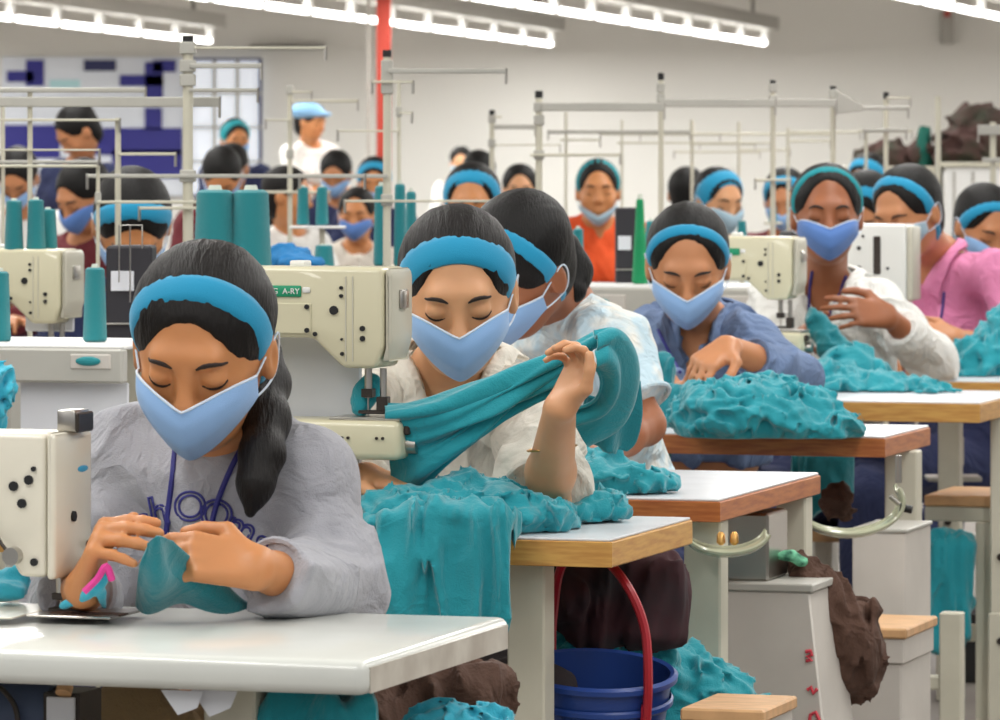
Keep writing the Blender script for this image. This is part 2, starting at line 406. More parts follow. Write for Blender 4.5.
def person(label, head, pelvis, neck, SL, SR, EL, ER, WL, WR, hL=None, hR=None, skin=None, hair=None, style='back', tail=None, band=None, bandtilt=25, bandw=.026, bandoff=0.0,
           mask='up', maskmat=None, shirt=None, sleeve=('long', 'long'), cuff=(.9, .9), trousers=None, lanyard=None, res=.005, sres=None, fold=.006, foldf=(14, 14, 9), neckcut='round', collar=False,
           low=.010, hem=.15, lines=True, group=None, knees=None, seed=0.0, slim=1.0, torso=True, buttons=False):
    h = head; fine = res < .008
    Lt = nrm(SL-SR); Ut = nrm(neck-pelvis); Ft = nrm(np.cross(Ut, Lt)); Ft = Ft if Ft@(h.B[:, 1]*vec(1, 1, 0)) > 0 else -Ft; Ut = nrm(np.cross(Lt, Ft)); Ut = Ut if Ut[2] > 0 else -Ut
    R = np.stack([Lt, Ft, Ut], 1); sl = slim
    def tor(g, k=.05):
        ch = lerp(pelvis, neck, .70); be = lerp(pelvis, neck, .36)
        q = [ell(pelvis+vec(0, 0, .03), ((.150*sl+g), (.105*sl+g), .11+g), R, k), ell(be-Ft*.01, (.122*sl+g, .092*sl+g, .16+g), R, k), ell(ch-Ft*.005, (.138*sl+g, .092*sl+g, .155+g), R, k),
             cap(lerp(neck, SL, .35)-Ut*.035, SL, .045+g, .043+g, k), cap(lerp(neck, SR, .35)-Ut*.035, SR, .045+g, .043+g, k), cap(neck-Ut*.03, neck, .058+g*.8, .046+g*.3, .04)]
        for x in (-1, 1): q.append(ell(ch+Lt*x*.062*sl+Ft*.068*sl-Ut*.02, (.056*sl+g, .045*sl+g, .055+g), R, .03))
        return q
    hipL = pelvis+Lt*.085+Ft*.03-vec(0, 0, .02); hipR = pelvis-Lt*.085+Ft*.03-vec(0, 0, .02)
    fw = nrm(vec(Ft[0], Ft[1], 0))
    kn = knees or (hipL+fw*.37+Lt*.05+vec(0, 0, .02), hipR+fw*.37-Lt*.05+vec(0, 0, .02))
    legs = []
    for hp_, k_ in ((hipL, kn[0]), (hipR, kn[1])):
        an = vec(k_[0]+fw[0]*.02, k_[1]+fw[1]*.02, .09); toe = an+fw*.13-vec(0, 0, .055)
        legs.append((hp_, k_, an, toe))
    hp = head_prims(h)
    body = list(hp)+[cap(h.w(0, -.022, -.045), neck-Ut*.0, .050*h.s, .048, .03), cap(neck, neck-Ut*.06, .05, .07, .03)]
    body += tor(-.008)
    for S, E, W_, hd in ((SL, EL, WL, hL), (SR, ER, WR, hR)):
        body += [cap(S, E, .036, .033, .03), cap(E, lerp(E, W_, .35), .033, .0335, .015), cap(lerp(E, W_, .35), W_, .0335, .0225, .015)]
        if hd: body += hand_prims(W_, **hd)
        else: body += hand_prims(W_, dr=nrm(W_-E), nm_=(0, 0, -1))
    for hp_, k_, an, toe in legs: body += [cap(hp_, k_, .075, .052, .04), cap(k_, an, .050, .034, .02), cap(an+vec(0, 0, -.04), toe, .033, .024, .02)]
    skin = skin or M['skin_mid']; hair = hair or M['hair']
    V, Fq = sdf_mesh(body, res)
    root = np_mesh('person', V, Fq, skin); tag(root, label, 'person', group)
    hq = hair_prims(h, style, low)
    hprims = list(hq)
    if tail: hprims += chain([np.asarray(p) for p in tail[0]], tail[1], k=.02)
    def strand(Q):
        q = (Q-h.c)@h.B/h.s
        rr = np.sqrt(q[..., 1]**2+q[..., 2]**2)+1e-6
        return .0012*noise(np.stack([q[..., 0]*210, np.arctan2(q[..., 2], q[..., 1])*3, rr*0], -1)+3.3+seed)+.0012*noise(q*22+seed)
    sdf_obj('hair', hprims, min(res*.8, .009), hair, root, disp=strand if fine else None)
    if band: headband(h, hq, bandtilt, bandw, band, root, 72 if fine else 32, off=bandoff)
    if mask: face_mask(h, hp, maskmat or M['mask_blue'], M['mask_edge'], root, mask, fine)
    if lines: face_lines(h, hp, M['brow'], root, fine)
    # shirt
    g = .015; sp = tor(g, .055); cuffs = []
    for S, E, W_, st, cf in ((SL, EL, WL, sleeve[0], cuff[0]), (SR, ER, WR, sleeve[1], cuff[1])):
        if st == 'long':
            c_ = lerp(E, W_, cf); sp += [cap(S, E, .054, .050, .035), cap(E, c_, .051, .044, .02, flat=True)]
            cuffs.append((c_, nrm(c_-E), .040))
        elif st == 'short':
            c_ = lerp(S, E, cf); sp += [cap(S, c_, .060, .064, .03, flat=True)]; cuffs.append((c_, nrm(c_-S), .064))
    sp.append(box(pelvis-vec(0, 0, .20-hem), (.35, .35, .20), None, .01, .02, '-'))
    if neckcut == 'round': sp.append(ell(neck+Ft*.030+Ut*.036, (.064, .070, .044), R, .008, '-'))
    elif neckcut == 'v': 
        sp.append(ell(neck+Ft*.035+Ut*.030, (.064, .075, .050), R, .008, '-')); sp.append(cap(neck+Ft*.09+Ut*.01, neck+Ft*.115-Ut*.12, .038, .006, .006, op='-'))
    def dsp(Q):
        return np.maximum(folds(Q, foldf, fold, seed), -.005)
    so = sdf_obj('shirt', sp, sres or max(res, .005), shirt or M['shirt_white'], root, disp=dsp)
    if fine:
        for c_, dd, r in cuffs:
            x = nrm(np.cross(dd, vec(.3, .2, 1))); y = np.cross(dd, x); ring = [c_-dd*.004+(x*math.cos(a)+y*math.sin(a))*(r-.002) for a in np.linspace(0, 2*PI, 25)]
            mb = MB(); mb.tube([tuple(p) for p in ring], .0045, 6); mb.build('cuff', shirt or M['shirt_white'], so)
    if collar:
        for sg in (-1, 1):
            a = neck-Ft*.055+Ut*.030+Lt*sg*.015; b = neck+Lt*sg*.062+Ut*.018; c_ = neck+Ft*.062+Lt*sg*.042-Ut*.020; e_ = neck+Ft*.095+Lt*sg*.050-Ut*.065
            inner = bez([a, b, c_, neck+Ft*.085+Lt*sg*.018-Ut*.045], 6)
            outer = bez([a-Ft*.012-Ut*.035, b+Lt*sg*.032-Ut*.030, c_+Lt*sg*.042-Ut*.022+Ft*.012, e_+Lt*sg*.022-Ut*.022+Ft*.014], 6)
            tall = tor(g, .055)
            def onto(p, off):
                p = np.array(p)
                for _ in range(10):
                    d0 = sdf_eval(tall, p[None])[0]; gr = np.array([sdf_eval(tall, (p+e)[None])[0]-d0 for e in np.eye(3)*.002])/.002; gr /= np.linalg.norm(gr)+1e-9
                    p = p-gr*(d0-off)
                return p
            fr = np.linspace(0, 1, 6); rows = [[onto(lerp(i, o, f), .012+.006*math.sin(PI*min(1, f*1.2))) for i, o in zip(inner, outer)] for f in fr]
            sheet('collar', rows, shirt, so, n=(1, 1), thick=.004)
    if trousers:
        tp = [ell(pelvis+vec(0, 0, .03), (.160*sl, .118*sl, .16), R, .05)]
        for hp_, k_, an, toe in legs: tp += [cap(hp_, k_, .090, .068, .04), cap(k_, an+vec(0, 0, .02), .067, .060, .02, flat=True)]
        sdf_obj('trousers', tp, max(res, .008), trousers, root, disp=lambda Q: folds(Q, (12, 12, 9), .006, seed+3))
        for hp_, k_, an, toe in legs:
            sdf_obj('shoe', [cap(an+vec(0, 0, -.045)-fw*.02, toe, .040, .033, .02), box(lerp(an, toe, .5)*vec(1, 1, 0)+vec(0, 0, .009), (.042, .11, .010), np.stack([nrm(np.cross(fw, vec(0, 0, 1))), fw, vec(0, 0, 1)], 1), .008, .008)], .008, M['shoe'], root)
    if lanyard:
        allb = sp
        for pts, nm in lanyard:
            # points given on the picture ray; drop each onto the shirt
            O = np.array([P(px, py, h.c[1]-.45) for px, py in pts]); O = np.array(bez(list(O), 6)); D = O-vec(0, 0, CH); D /= np.linalg.norm(D, axis=1, keepdims=True)
            ts = np.linspace(0, .9, 300); Q = O[:, None, :]+D[:, None, :]*ts[:, None]
            s = np.minimum(sdf_eval(allb, Q.reshape(-1, 3))-dsp(Q.reshape(-1, 3)), sdf_eval(body[len(hp):len(hp)+2], Q.reshape(-1, 3))).reshape(Q.shape[:-1]) < .003
            i = np.where(s.any(1), s.argmax(1), 0); ok = s.any(1)
            L = O+D*ts[i][:, None]; L = L[ok]
            if len(L) > 3:
                L[:, 1] = smooth1(L[:, 1], 4)
                mb = MB(); mb.tube([tuple(p) for p in L], .0035 if fine else .005, 6); mb.build('lanyard', M['lanyard'], root)

    return root, (sp, dsp), h
# ---------------- palette ----------------
M = {}
M['skin_mid'] = mat('skin_tan', rgb(196, 134, 92), .48, sss=.12, bump=.05, bscale=900, var=.10, vscale=14)
M['skin_light'] = mat('skin_light', rgb(214, 158, 116), .46, sss=.12, bump=.05, bscale=900, var=.08, vscale=14)
M['skin_dark'] = mat('skin_brown', rgb(160, 98, 64), .48, sss=.10, bump=.05, bscale=900, var=.10, vscale=14)
M['skin_gold'] = mat('skin_gold', rgb(204, 138, 88), .46, sss=.12, bump=.05, bscale=900, var=.10, vscale=14)
M['hair'] = mat('black_hair', rgb(8, 6, 6), .55, bump=.5, bscale=70, stretch=(6, 1, 1.2), spec=.3)
M['hair_brown'] = mat('dark_brown_hair', rgb(14, 9, 8), .55, bump=.5, bscale=70, stretch=(6, 1, 1.2), spec=.3)
M['brow'] = mat('brow_hair', rgb(38, 26, 22), .7)
M['mask_blue'] = mat('blue_mask_cloth', rgb(138, 176, 222), .85, bump=.25, bscale=900, sheen=.2)
M['mask_deep'] = mat('deep_blue_mask_cloth', rgb(88, 128, 196), .85, bump=.25, bscale=900, sheen=.2)
M['mask_pale'] = mat('pale_mask_cloth', rgb(160, 186, 202), .85, bump=.25, bscale=900)
M['mask_edge'] = mat('mask_piping', rgb(214, 226, 240), .8)
M['band'] = mat('teal_band_cloth', rgb(8, 146, 190), .75, bump=.25, bscale=700, sheen=.2)
M['band_green'] = mat('green_band_cloth', rgb(12, 140, 150), .75, bump=.2, bscale=700)
M['teal'] = mat('teal_jersey', rgb(14, 150, 164), .8, bump=.35, bscale=420, sheen=.35, var=.10, vscale=9, wr=0.22)
M['teal_dark'] = mat('deep_teal_jersey', rgb(8, 128, 140), .8, bump=.35, bscale=420, sheen=.3, var=.12, vscale=9, wr=0.22)
M['cyan'] = mat('cyan_jersey', rgb(50, 178, 204), .8, bump=.3, bscale=420, sheen=.3, wr=0.2)
M['sweat'] = mat('grey_sweatshirt_cloth', rgb(172, 172, 180), .9, bump=.5, bscale=500, sheen=.3, var=.06, vscale=30, wr=0.55)
M['shirt_white'] = mat('cream_shirt_cloth', rgb(232, 226, 214), .85, bump=.3, bscale=600, var=.05, vscale=10, wr=0.6)
M['shirt_pure'] = mat('white_shirt_cloth', rgb(232, 232, 228), .85, bump=.3, bscale=600, wr=0.6)
M['shirt_pale'] = mat('pale_blue_pattern_cloth', rgb(196, 220, 232), .85, var=.2, vscale=22, col2=rgb(236, 234, 226), wr=0.6, bump=.2)
M['denim'] = mat('denim_shirt_cloth', rgb(116, 138, 176), .85, bump=.4, bscale=500, var=.2, vscale=16, wr=0.6)
M['pink'] = mat('pink_shirt_cloth', rgb(224, 138, 180), .85, bump=.3, bscale=600, wr=0.55)
M['orange'] = mat('orange_vest_cloth', rgb(238, 92, 40), .8, wr=0.4, bump=.2)
M['maroon'] = mat('maroon_cloth', rgb(104, 36, 44), .85, wr=0.4, bump=.2)
M['blue_cloth'] = mat('blue_cloth', rgb(28, 118, 178), .85, bump=.2, bscale=400, wr=0.5)
M['navy'] = mat('navy_cloth', rgb(40, 48, 84), .9, wr=0.4, bump=.2)
M['khaki'] = mat('khaki_trouser_cloth', rgb(150, 126, 92), .9, bump=.4, bscale=400, wr=0.4)
M['darkcloth'] = mat('dark_trouser_cloth', rgb(52, 44, 46), .9, bump=.3, bscale=400)
M['browncloth'] = mat('brown_cloth', rgb(92, 66, 54), .9, bump=.4, bscale=300, var=.25, vscale=12, wr=0.6)
M['shoe'] = mat('shoe_black', rgb(30, 28, 28), .6)
M['lanyard'] = mat('blue_lanyard', rgb(50, 50, 130), .6)
M['lami'] = mat('white_laminate', rgb(222, 224, 218), .22, var=.04, vscale=8, coat=.2)
M['lami_edge'] = mat('grey_laminate_edge', rgb(204, 198, 186), .45, var=.12, vscale=9, col2=rgb(168, 158, 146))
M['lami_grey'] = mat('pale_work_surface', rgb(218, 220, 224), .3, var=.08, vscale=14)
M['wood'] = mat('varnished_wood_edge', rgb(206, 158, 84), .45, var=.35, vscale=16, stretch=(1, 1, 9), col2=rgb(186, 132, 66))
M['wood_red'] = mat('orange_wood_edge', rgb(184, 112, 58), .45, var=.35, vscale=16, stretch=(1, 1, 9), col2=rgb(156, 84, 42))
M['ply'] = mat('pale_plywood', rgb(214, 168, 120), .55, var=.2, vscale=20, stretch=(1, 4, 1))
M['paint'] = mat('cream_painted_steel', rgb(206, 202, 184), .45, var=.08, vscale=10)
M['paint_grey'] = mat('grey_painted_steel', rgb(182, 180, 172), .45, var=.08, vscale=10)
M['carton'] = mat('white_cabinet_board', rgb(206, 200, 192), .7, var=.1, vscale=6)
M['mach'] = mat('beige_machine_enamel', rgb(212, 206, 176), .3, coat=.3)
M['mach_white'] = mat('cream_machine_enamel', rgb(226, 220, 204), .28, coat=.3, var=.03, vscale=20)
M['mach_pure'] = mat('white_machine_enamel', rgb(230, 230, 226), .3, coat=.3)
M['mach_shade'] = mat('machine_enamel_shaded', rgb(196, 192, 176), .35)  # machine enamel toned darker: the end face's shade is put into the colour
M['steel'] = mat('bright_steel', rgb(190, 186, 180), .3, metal=1.0)
M['darksteel'] = mat('dark_steel', rgb(70, 64, 60), .4, metal=.7)
M['black'] = mat('black_plastic', rgb(22, 22, 24), .5)
M['blackmat'] = mat('charcoal_box', rgb(44, 42, 48), .7)
M['green'] = mat('green_label', rgb(20, 146, 104), .5)
M['white'] = mat('white_paint', rgb(234, 234, 232), .5)
M['paper'] = mat('white_paper', rgb(222, 224, 230), .8)
M['thread'] = mat('teal_thread', rgb(8, 138, 146), .6, bump=.6, bscale=60, stretch=(1, 1, 12), sheen=.2)
M['thread_green'] = mat('green_thread', rgb(0, 158, 98), .6, bump=.6, bscale=60, stretch=(1, 1, 12))
M['core'] = mat('cone_core', rgb(206, 212, 200), .6)
M['bucket'] = mat('blue_bucket_plastic', rgb(34, 66, 138), .35)
M['red'] = mat('red_plastic', rgb(168, 30, 44), .4)
M['redink'] = mat('red_ink', rgb(214, 70, 84), .6)
M['redcol'] = mat('red_oxide_paint', rgb(170, 56, 40), .7)
M['glassy'] = mat('clear_tube_plastic', rgb(206, 208, 180), .15, trans=.35)
M['brass'] = mat('brass', rgb(206, 160, 96), .3, metal=1.0)
M['motor'] = mat('blue_grey_motor', rgb(66, 80, 108), .45)
M['wallm'] = mat('wall_paint', rgb(232, 231, 226), .9, var=.03, vscale=.5)
M['floorm'] = mat('grey_concrete', rgb(138, 132, 126), .5, var=.15, vscale=3)
M['ceilm'] = mat('ceiling_panel', rgb(214, 210, 204), .9)
M['tube'] = mat('fluorescent_tube', (1, .98, .93, 1), .4, emit=9.0)
M['rail'] = mat('rail_grey', rgb(150, 148, 142), .5)
M['rail_l'] = mat('light_rail_housing', rgb(176, 174, 168), .5)
M['glass_blue'] = mat('blue_window_panel', rgb(40, 42, 150), .35, emit=0)
M['pink_ribbon'] = mat('magenta_ribbon', rgb(224, 60, 150), .6)
TH = math.radians(17.0)
CT, ST = math.cos(TH), math.sin(TH)
# ---------------- camera, light ----------------
sc = bpy.context.scene
cd = bpy.data.cameras.new('camera'); cam = bpy.data.objects.new('camera', cd); COL.objects.link(cam); sc.camera = cam
cd.sensor_width = 36; cd.sensor_fit = 'HORIZONTAL'; cd.lens = 36*F/1000; cd.shift_y = -(360-HY)/1000.0; cd.clip_end = 200
cam.location = (0, 0, CH); cam.rotation_euler = (PI/2, 0, 0)
cd.dof.use_dof = True; cd.dof.focus_distance = 6.6; cd.dof.aperture_fstop = 20
sc.view_settings.view_transform = 'Standard'; sc.view_settings.look = 'None'; sc.view_settings.gamma = 1; sc.view_settings.use_curve_mapping = False
sc.view_settings.exposure = 0.0
sc.cycles.use_denoising = True
sc.cycles.max_bounces = 6; sc.cycles.diffuse_bounces = 3; sc.cycles.glossy_bounces = 3; sc.cycles.transparent_max_bounces = 6
w = bpy.data.worlds.new('world'); sc.world = w; w.use_nodes = True
w.node_tree.nodes['Background'].inputs[0].default_value = (.93, .96, 1, 1); w.node_tree.nodes['Background'].inputs[1].default_value = .42  # added ambient fill, entering by the open end behind the camera
# ---------------- room ----------------
DW = 46.0
def plane_box(name, x0, x1, y0, y1, z0, z1, m, kind='structure'):
    o = MB().box(x0, x1, y0, y1, z0, z1).build(name, m, smooth=False); o['kind'] = kind; return o
plane_box('floor', -14, 14, -4, DW+.2, -.1, 0, M['floorm'])
plane_box('wall_back', -14, 14, DW, DW+.2, 0, 4.6, M['wallm'])
plane_box('wall_left', -14.2, -14, -4, DW+.2, 0, 4.6, M['wallm'])
plane_box('wall_right', 14, 14.2, -4, DW+.2, 0, 4.6, M['wallm'])
plane_box('ceiling', -14.2, 14.2, -4, DW+.2, 4.6, 4.75, M['ceilm'])
# low-hung rails of fluorescent tubes (traced direction of each: end point and a nearer point on the picture ray)
def light_rail(label, e, n_, zr=2.22, ext=None, seglen=1.45, lit=True):
    """e, n_ = (px,py) of far end and a nearer point along the tube line"""
    d1 = (zr-CH)*F/(HY-e[1]); d2 = (zr-CH)*F/(HY-n_[1]); a = P(e[0], e[1], d1); b = P(n_[0], n_[1], d2)
    dr = nrm(b-a); L = np.linalg.norm(b-a)+(ext or 0); root = empty('light_rail', (a[0], a[1], a[2]+.12), label, 'ceiling light', 'low hung fluorescent light rails')
    yaw = math.atan2(dr[1], dr[0])
    root.rotation_euler.z = yaw
    MB(.004).box(0, L, -.10, .10, .02, .14).build('housing', M['rail_l'], root)
    k = 0; x = .25
    while x+seglen < L and k < 90:
        MB().cyl((x, 0, -.10), (x+seglen-.12, 0, -.10), .022, n=8).build('tube', M['tube'], root)
        MB().box(x-.05, x+.03, -.03, .03, -.12, .03).build('lamp_holder', M['white'], root)
        x += seglen+.10; k += 1
    x = 1.0
    while x < L:
        MB().cyl((x, 0, .13), (x, 0, 4.6-a[2]-.12), .018, n=6).build('hanger', M['rail'], root); x += 6
    return a, dr, L
RL = [light_rail(*a, **k) for a, k in (
 (('long fluorescent light rail ending above the white shirted worker', (768, 46), (500, 4)), dict(ext=4)),
 (('fluorescent light rail ending between the red column and the centre', (555, 47), (300, 13)), dict(ext=8)),
 (('shortest fluorescent light rail over the blue and white window', (215, 44), (40, 24)), dict(ext=6)),
 (('fluorescent light rail cut off by the top right corner', (1060, 32), (905, 0)), dict(ext=4)))]
def strip(name, x, y0, y1, z, e, wd=.5):
    ld = bpy.data.lights.new(name, 'AREA'); ld.shape = 'RECTANGLE'; ld.size = wd; ld.size_y = y1-y0; ld.energy = e; ld.color = (1, .985, .95)
    o = bpy.data.objects.new(name, ld); COL.objects.link(o); o.location = (x, (y0+y1)/2, z); return o
rails = []
for a, dr, L in RL:
    ld = bpy.data.lights.new('rail_light', 'AREA'); ld.shape = 'RECTANGLE'; ld.size = L; ld.size_y = .05; ld.energy = 16*L; ld.color = (1, .985, .95)
    o = bpy.data.objects.new('rail_light', ld); COL.objects.link(o); c = a+dr*L/2; o.location = (c[0], c[1], c[2]-.008); o.rotation_euler.z = math.atan2(dr[1], dr[0])
for x in (-3.3, -1.1, 1.1, 3.3): strip('overhead_light_row', x, 1.5, 15, 2.5, 155, .12)
for x in (-9, -5.5, 6.5, 10): strip('overhead_light_row', x, 14, 45, 2.3, 700, .12)
for x in (-2, 1.2, 4.0): strip('overhead_light_row', x, 15.5, 26, 2.5, 150, .12)
# ---------------- work tables and machines ----------------
def table(label, cx, cy, L, D, th, top, edge, edge2=None, ztop=.76, legs=(), bull=False, rot=TH, foot=True):
    d = F*(CH-ztop)/(cy-HY); a = P(cx, cy, d)
    r = empty('sewing_table', (a[0], a[1], 0), label, 'table', None, -rot)
    if bull:
        t = MB(.011, 3).box(-L, 0, 0, D, ztop-th, ztop); t.build('table_top', top, r)
        MB().box(-.0005, .0012, .012, D-.012, ztop-th+.002, ztop-.008, bev=0).build('end_strip', edge, r)
    else:
        MB(.002, 1).box(-L, 0, 0, D, ztop-th, ztop-.003).build('table_top', edge2 or edge, r)
        MB().box(-L, 0.0005, -.0012, 0.001, ztop-th+.001, ztop-.004, bev=0).build('front_strip', edge, r)
        MB(.0012, 1).box(-L+.003, -.003, .003, D-.003, ztop-.003, ztop+.001).build('laminate', top, r)
    for (x, y, wd, dp) in legs:
        l = MB(.003, 1).box(x-wd/2, x+wd/2, y-dp/2, y+dp/2, .0, ztop-th)
        l.box(x-wd/2-.004, x+wd/2+.004, y-dp/2-.004, y+dp/2+.004, .0, .30).build('leg', M['paint'], r)
        for bz in (.42, .24): MB().cyl((x, y-dp/2-.008, bz), (x, y-dp/2-.001, bz), .008).build('bolt', M['darksteel'], r)
    if foot and len(legs) > 1: MB(.003, 1).box(min(l[0] for l in legs), max(l[0] for l in legs), D*.5-.02, D*.5+.02, .16, .20).build('crossbar', M['paint'], r)
    return r, d
class PX:
    """picture pixels at one depth -> local metres of a thing turned by TH about its own base"""
    def __init__(s, ax, ay, d, rot=TH): s.a = (ax, ay); s.d = d; s.w = P(ax, ay, d); s.c = math.cos(rot)
    def x(s, px): return (px-s.a[0])*s.d/F/s.c
    def z(s, py): return (s.a[1]-py)*s.d/F
    def pt(s, p): return (s.x(p[0]), s.z(p[1]))
def screw(px_, X, Z, y, r, parent, m=None, name='screw'):
    return MB().cyl((X, y-.003, Z), (X, y+.002, Z), r, n=10).build(name, m or M['black'], parent)
CONE = {}
def cone(label, px, pyb, d, w, h, m=None, group=None, sh='cyl'):
    a = P(px, pyb, d); W_, H_ = w*d/F, h*d/F; key = (m.name if m else 'teal', sh)
    if key not in CONE:
        r = empty('thread_cone', a, label, 'thread cone', group)
        prof = [(.40, 0), (.5, .03)]
        n = 26
        for i in range(n+1):
            t = i/n; rr = .5-.10*t+(.010 if i % 2 else 0); prof.append((rr if sh == 'cyl' else .5-.28*t+(.008 if i % 2 else 0), .03+.90*t))
        prof += [(prof[-1][0]-.10, .955)]
        t_ = MB().lathe(prof, n=28).build('thread', m or M['thread'], r)
        c_ = MB().lathe([(.17, -.0), (.17, .95), (.13, 1.0), (.10, 1.0)], n=16).build('core', M['core'], r)
        CONE[key] = r; o = r
    else:
        s = CONE[key]; o = s.copy(); COL.objects.link(o)
        for ch in s.children:
            c = ch.copy(); COL.objects.link(c); c.parent = o
        o['label'] = label
        if group: o['group'] = group
    o.location = Vector([float(v) for v in a]); o.scale = (W_, W_, H_)
    return o
def machine(label, ax, ay, d, prof, y0, y1, m, screws=(), plate=None, endpx=None, seam=None, needle=None, bed=None, wheel=None, extra=None, bev=.006, y=0.0, cat='sewing machine', tag_=None, zlift=None):
    q = PX(ax, ay, d); r = empty('sewing_machine', q.w, label, cat, None, -TH)
    MB(bev, 3).prism([q.pt(p) for p in prof], y0, y1).build('arm', m, r)
    if plate:
        x0, x1, z0, z1 = q.x(plate[0]), q.x(plate[2]), q.z(plate[3]), q.z(plate[1])
        pl = MB(.0015, 1).box(x0, x1, y0-.003, y0+.001, z0, z1).build('cover_plate', m, r)
        ins = .06
        for sx in (0, 1):
            for sz in (0, 1): screw(q, x0+(x1-x0)*(.08+.84*sx), z0+(z1-z0)*(.12+.76*sz), y0-.003, .0035, pl)
    for s in screws: screw(q, q.x(s[0]), q.z(s[1]), y0, s[2]*d/F, r)
    if seam:
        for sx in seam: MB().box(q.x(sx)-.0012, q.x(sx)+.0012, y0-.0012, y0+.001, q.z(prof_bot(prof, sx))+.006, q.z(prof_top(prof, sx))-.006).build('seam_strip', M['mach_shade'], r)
    if needle:
        nx, n0, n1 = q.x(needle[0]), q.z(needle[1]), q.z(needle[2]); ym = (y0+y1)/2
        MB().cyl((nx-.010, ym, n0-.0), (nx-.010, ym, n1+(n0-n1)*.35), .0055, n=10).build('needle_bar', M['steel'], r)
        MB().cyl((nx-.010, ym, n1+(n0-n1)*.36), (nx-.010, ym, n1-.004), .0014, n=6).build('needle', M['steel'], r)
        MB(.001, 1).box(nx-.018, nx-.002, ym-.009, ym+.009, n1+(n0-n1)*.36, n1+(n0-n1)*.55).build('needle_clamp', M['darksteel'], r)
        f_ = MB().cyl((nx+.012, ym, n0), (nx+.012, ym, n1+.014), .005, n=10); f_.build('presser_bar', M['steel'], r)
        MB(.001, 1).box(nx-.022, nx+.018, ym-.010, ym-.002, n1, n1+.005).box(nx-.022, nx+.018, ym+.002, ym+.010, n1, n1+.005).box(nx+.004, nx+.020, ym-.008, ym+.008, n1+.003, n1+.024).build('presser_foot', M['darksteel'], r)
    if wheel:
        wx, wz, wr = wheel; MB().cyl((wx, (y0+y1)/2, wz), (wx-.03, (y0+y1)/2, wz), wr, n=28).build('handwheel', M['black'], r)
    return r, q
def prof_top(prof, x):
    ys = []
    for a, b in zip(prof, prof[1:]+prof[:1]):
        if min(a[0], b[0]) <= x <= max(a[0], b[0]) and a[0] != b[0]: ys.append(a[1]+(b[1]-a[1])*(x-a[0])/(b[0]-a[0]))
    return min(ys) if ys else prof[0][1]
def prof_bot(prof, x):
    ys = []
    for a, b in zip(prof, prof[1:]+prof[:1]):
        if min(a[0], b[0]) <= x <= max(a[0], b[0]) and a[0] != b[0]: ys.append(a[1]+(b[1]-a[1])*(x-a[0])/(b[0]-a[0]))
    return max(ys) if ys else prof[0][1]
def text_mesh(s, size, m, parent, loc, rot=(PI/2, 0, 0), name='lettering', outline=0.0, ext=.0005, project=None, align='CENTER'):
    cu = bpy.data.curves.new('t', 'FONT'); cu.body = s; cu.size = size; cu.align_x = align; cu.align_y = 'CENTER'
    if outline: cu.fill_mode = 'NONE'; cu.bevel_depth = outline; cu.bevel_resolution = 1
    else: cu.extrude = ext
    cu.resolution_u = 6
    o = bpy.data.objects.new('t', cu); COL.objects.link(o); dg = bpy.context.evaluated_depsgraph_get(); dg.update()
    me = bpy.data.meshes.new_from_object(o.evaluated_get(dg)); bpy.data.objects.remove(o)
    me.name = name; me.materials.clear(); me.materials.append(m)
    n = bpy.data.objects.new(name, me); COL.objects.link(n)
    if project is not None:
        co = np.zeros(len(me.vertices)*3, np.float32); me.vertices.foreach_get('co', co); co = project(co.reshape(-1, 3)); me.vertices.foreach_set('co', co.astype(np.float32).ravel()); me.update()
    else: n.location = Vector([float(v) for v in loc]); n.rotation_euler = rot
    if parent is not None: n.parent = parent
    return n
def heap(label, pts, res=.006, m=None, seed=0.0, fr=(22, 22, 22), amp=.014, floor=None, name='cloth_heap', k=.03, group=None, worms=0, wr=.016, cat='cloth', warp=.6):
    """pts = [(px,py,d,rx,ry,rz)] blobs of heaped cloth (metres)"""
    rnd = random.Random(int(seed*100)+5); pr = []
    for (px, py, d, rx, ry, rz) in pts: pr.append(ell(P(px, py, d), (rx, ry, rz), None, k))
    tot = sum(p['r'][0] for p in pr)
    for i in range(worms):
        p = rnd.choices(pr[:len(pts)], [q['r'][0] for q in pr[:len(pts)]])[0]
        a = rnd.uniform(0, 2*PI); el = rnd.uniform(.1, 1.2); cur = []
        for s in range(7):
            v = np.array([math.cos(a)*math.cos(el), math.sin(a)*math.cos(el), math.sin(el)]); cur.append(p['c']+v*p['r']*1.02)
            a += rnd.uniform(.15, .5)*rnd.choice((1, 1, -1)); el = min(1.4, max(-.1, el+rnd.uniform(-.35, .35)))
        rr = wr*rnd.uniform(.6, 1.15); pr += chain(bez(cur, 2), [rr*rnd.uniform(.75, 1.1) for _ in range(len(bez(cur, 2)))], k=.006)
    o = sdf_obj(name, pr, res, m or M['teal'], disp=lambda Q: folds(Q, fr, amp, seed, warp), floor=floor)
    return tag(o, label, cat, group)
def solid(name, prims, res, m, label=None, cat='cloth', fr=(14, 14, 5), amp=.012, seed=0.0, parent=None, warp=.5, floor=None, group=None):
    o = sdf_obj(name, prims, res, m, parent, disp=(lambda Q: folds(Q, fr, amp, seed, warp)) if amp else None, floor=floor)
    if label: tag(o, label, cat, group)
    return o
# ================= FIRST ROW =================
t1, d1 = table('white laminate sewing table at the front with a rounded edge', 366, 661, 1.35, .515, .037, M['lami'], M['lami_edge'], legs=((-.175, .09, .058, .05), (-1.28, .09, .06, .05)), bull=True)
# scratches and a dark stain on the end, the clip under the edge
MB().box(-.18, -.10, .30, .31, .724, .725).build('bracket', M['carton'], t1)
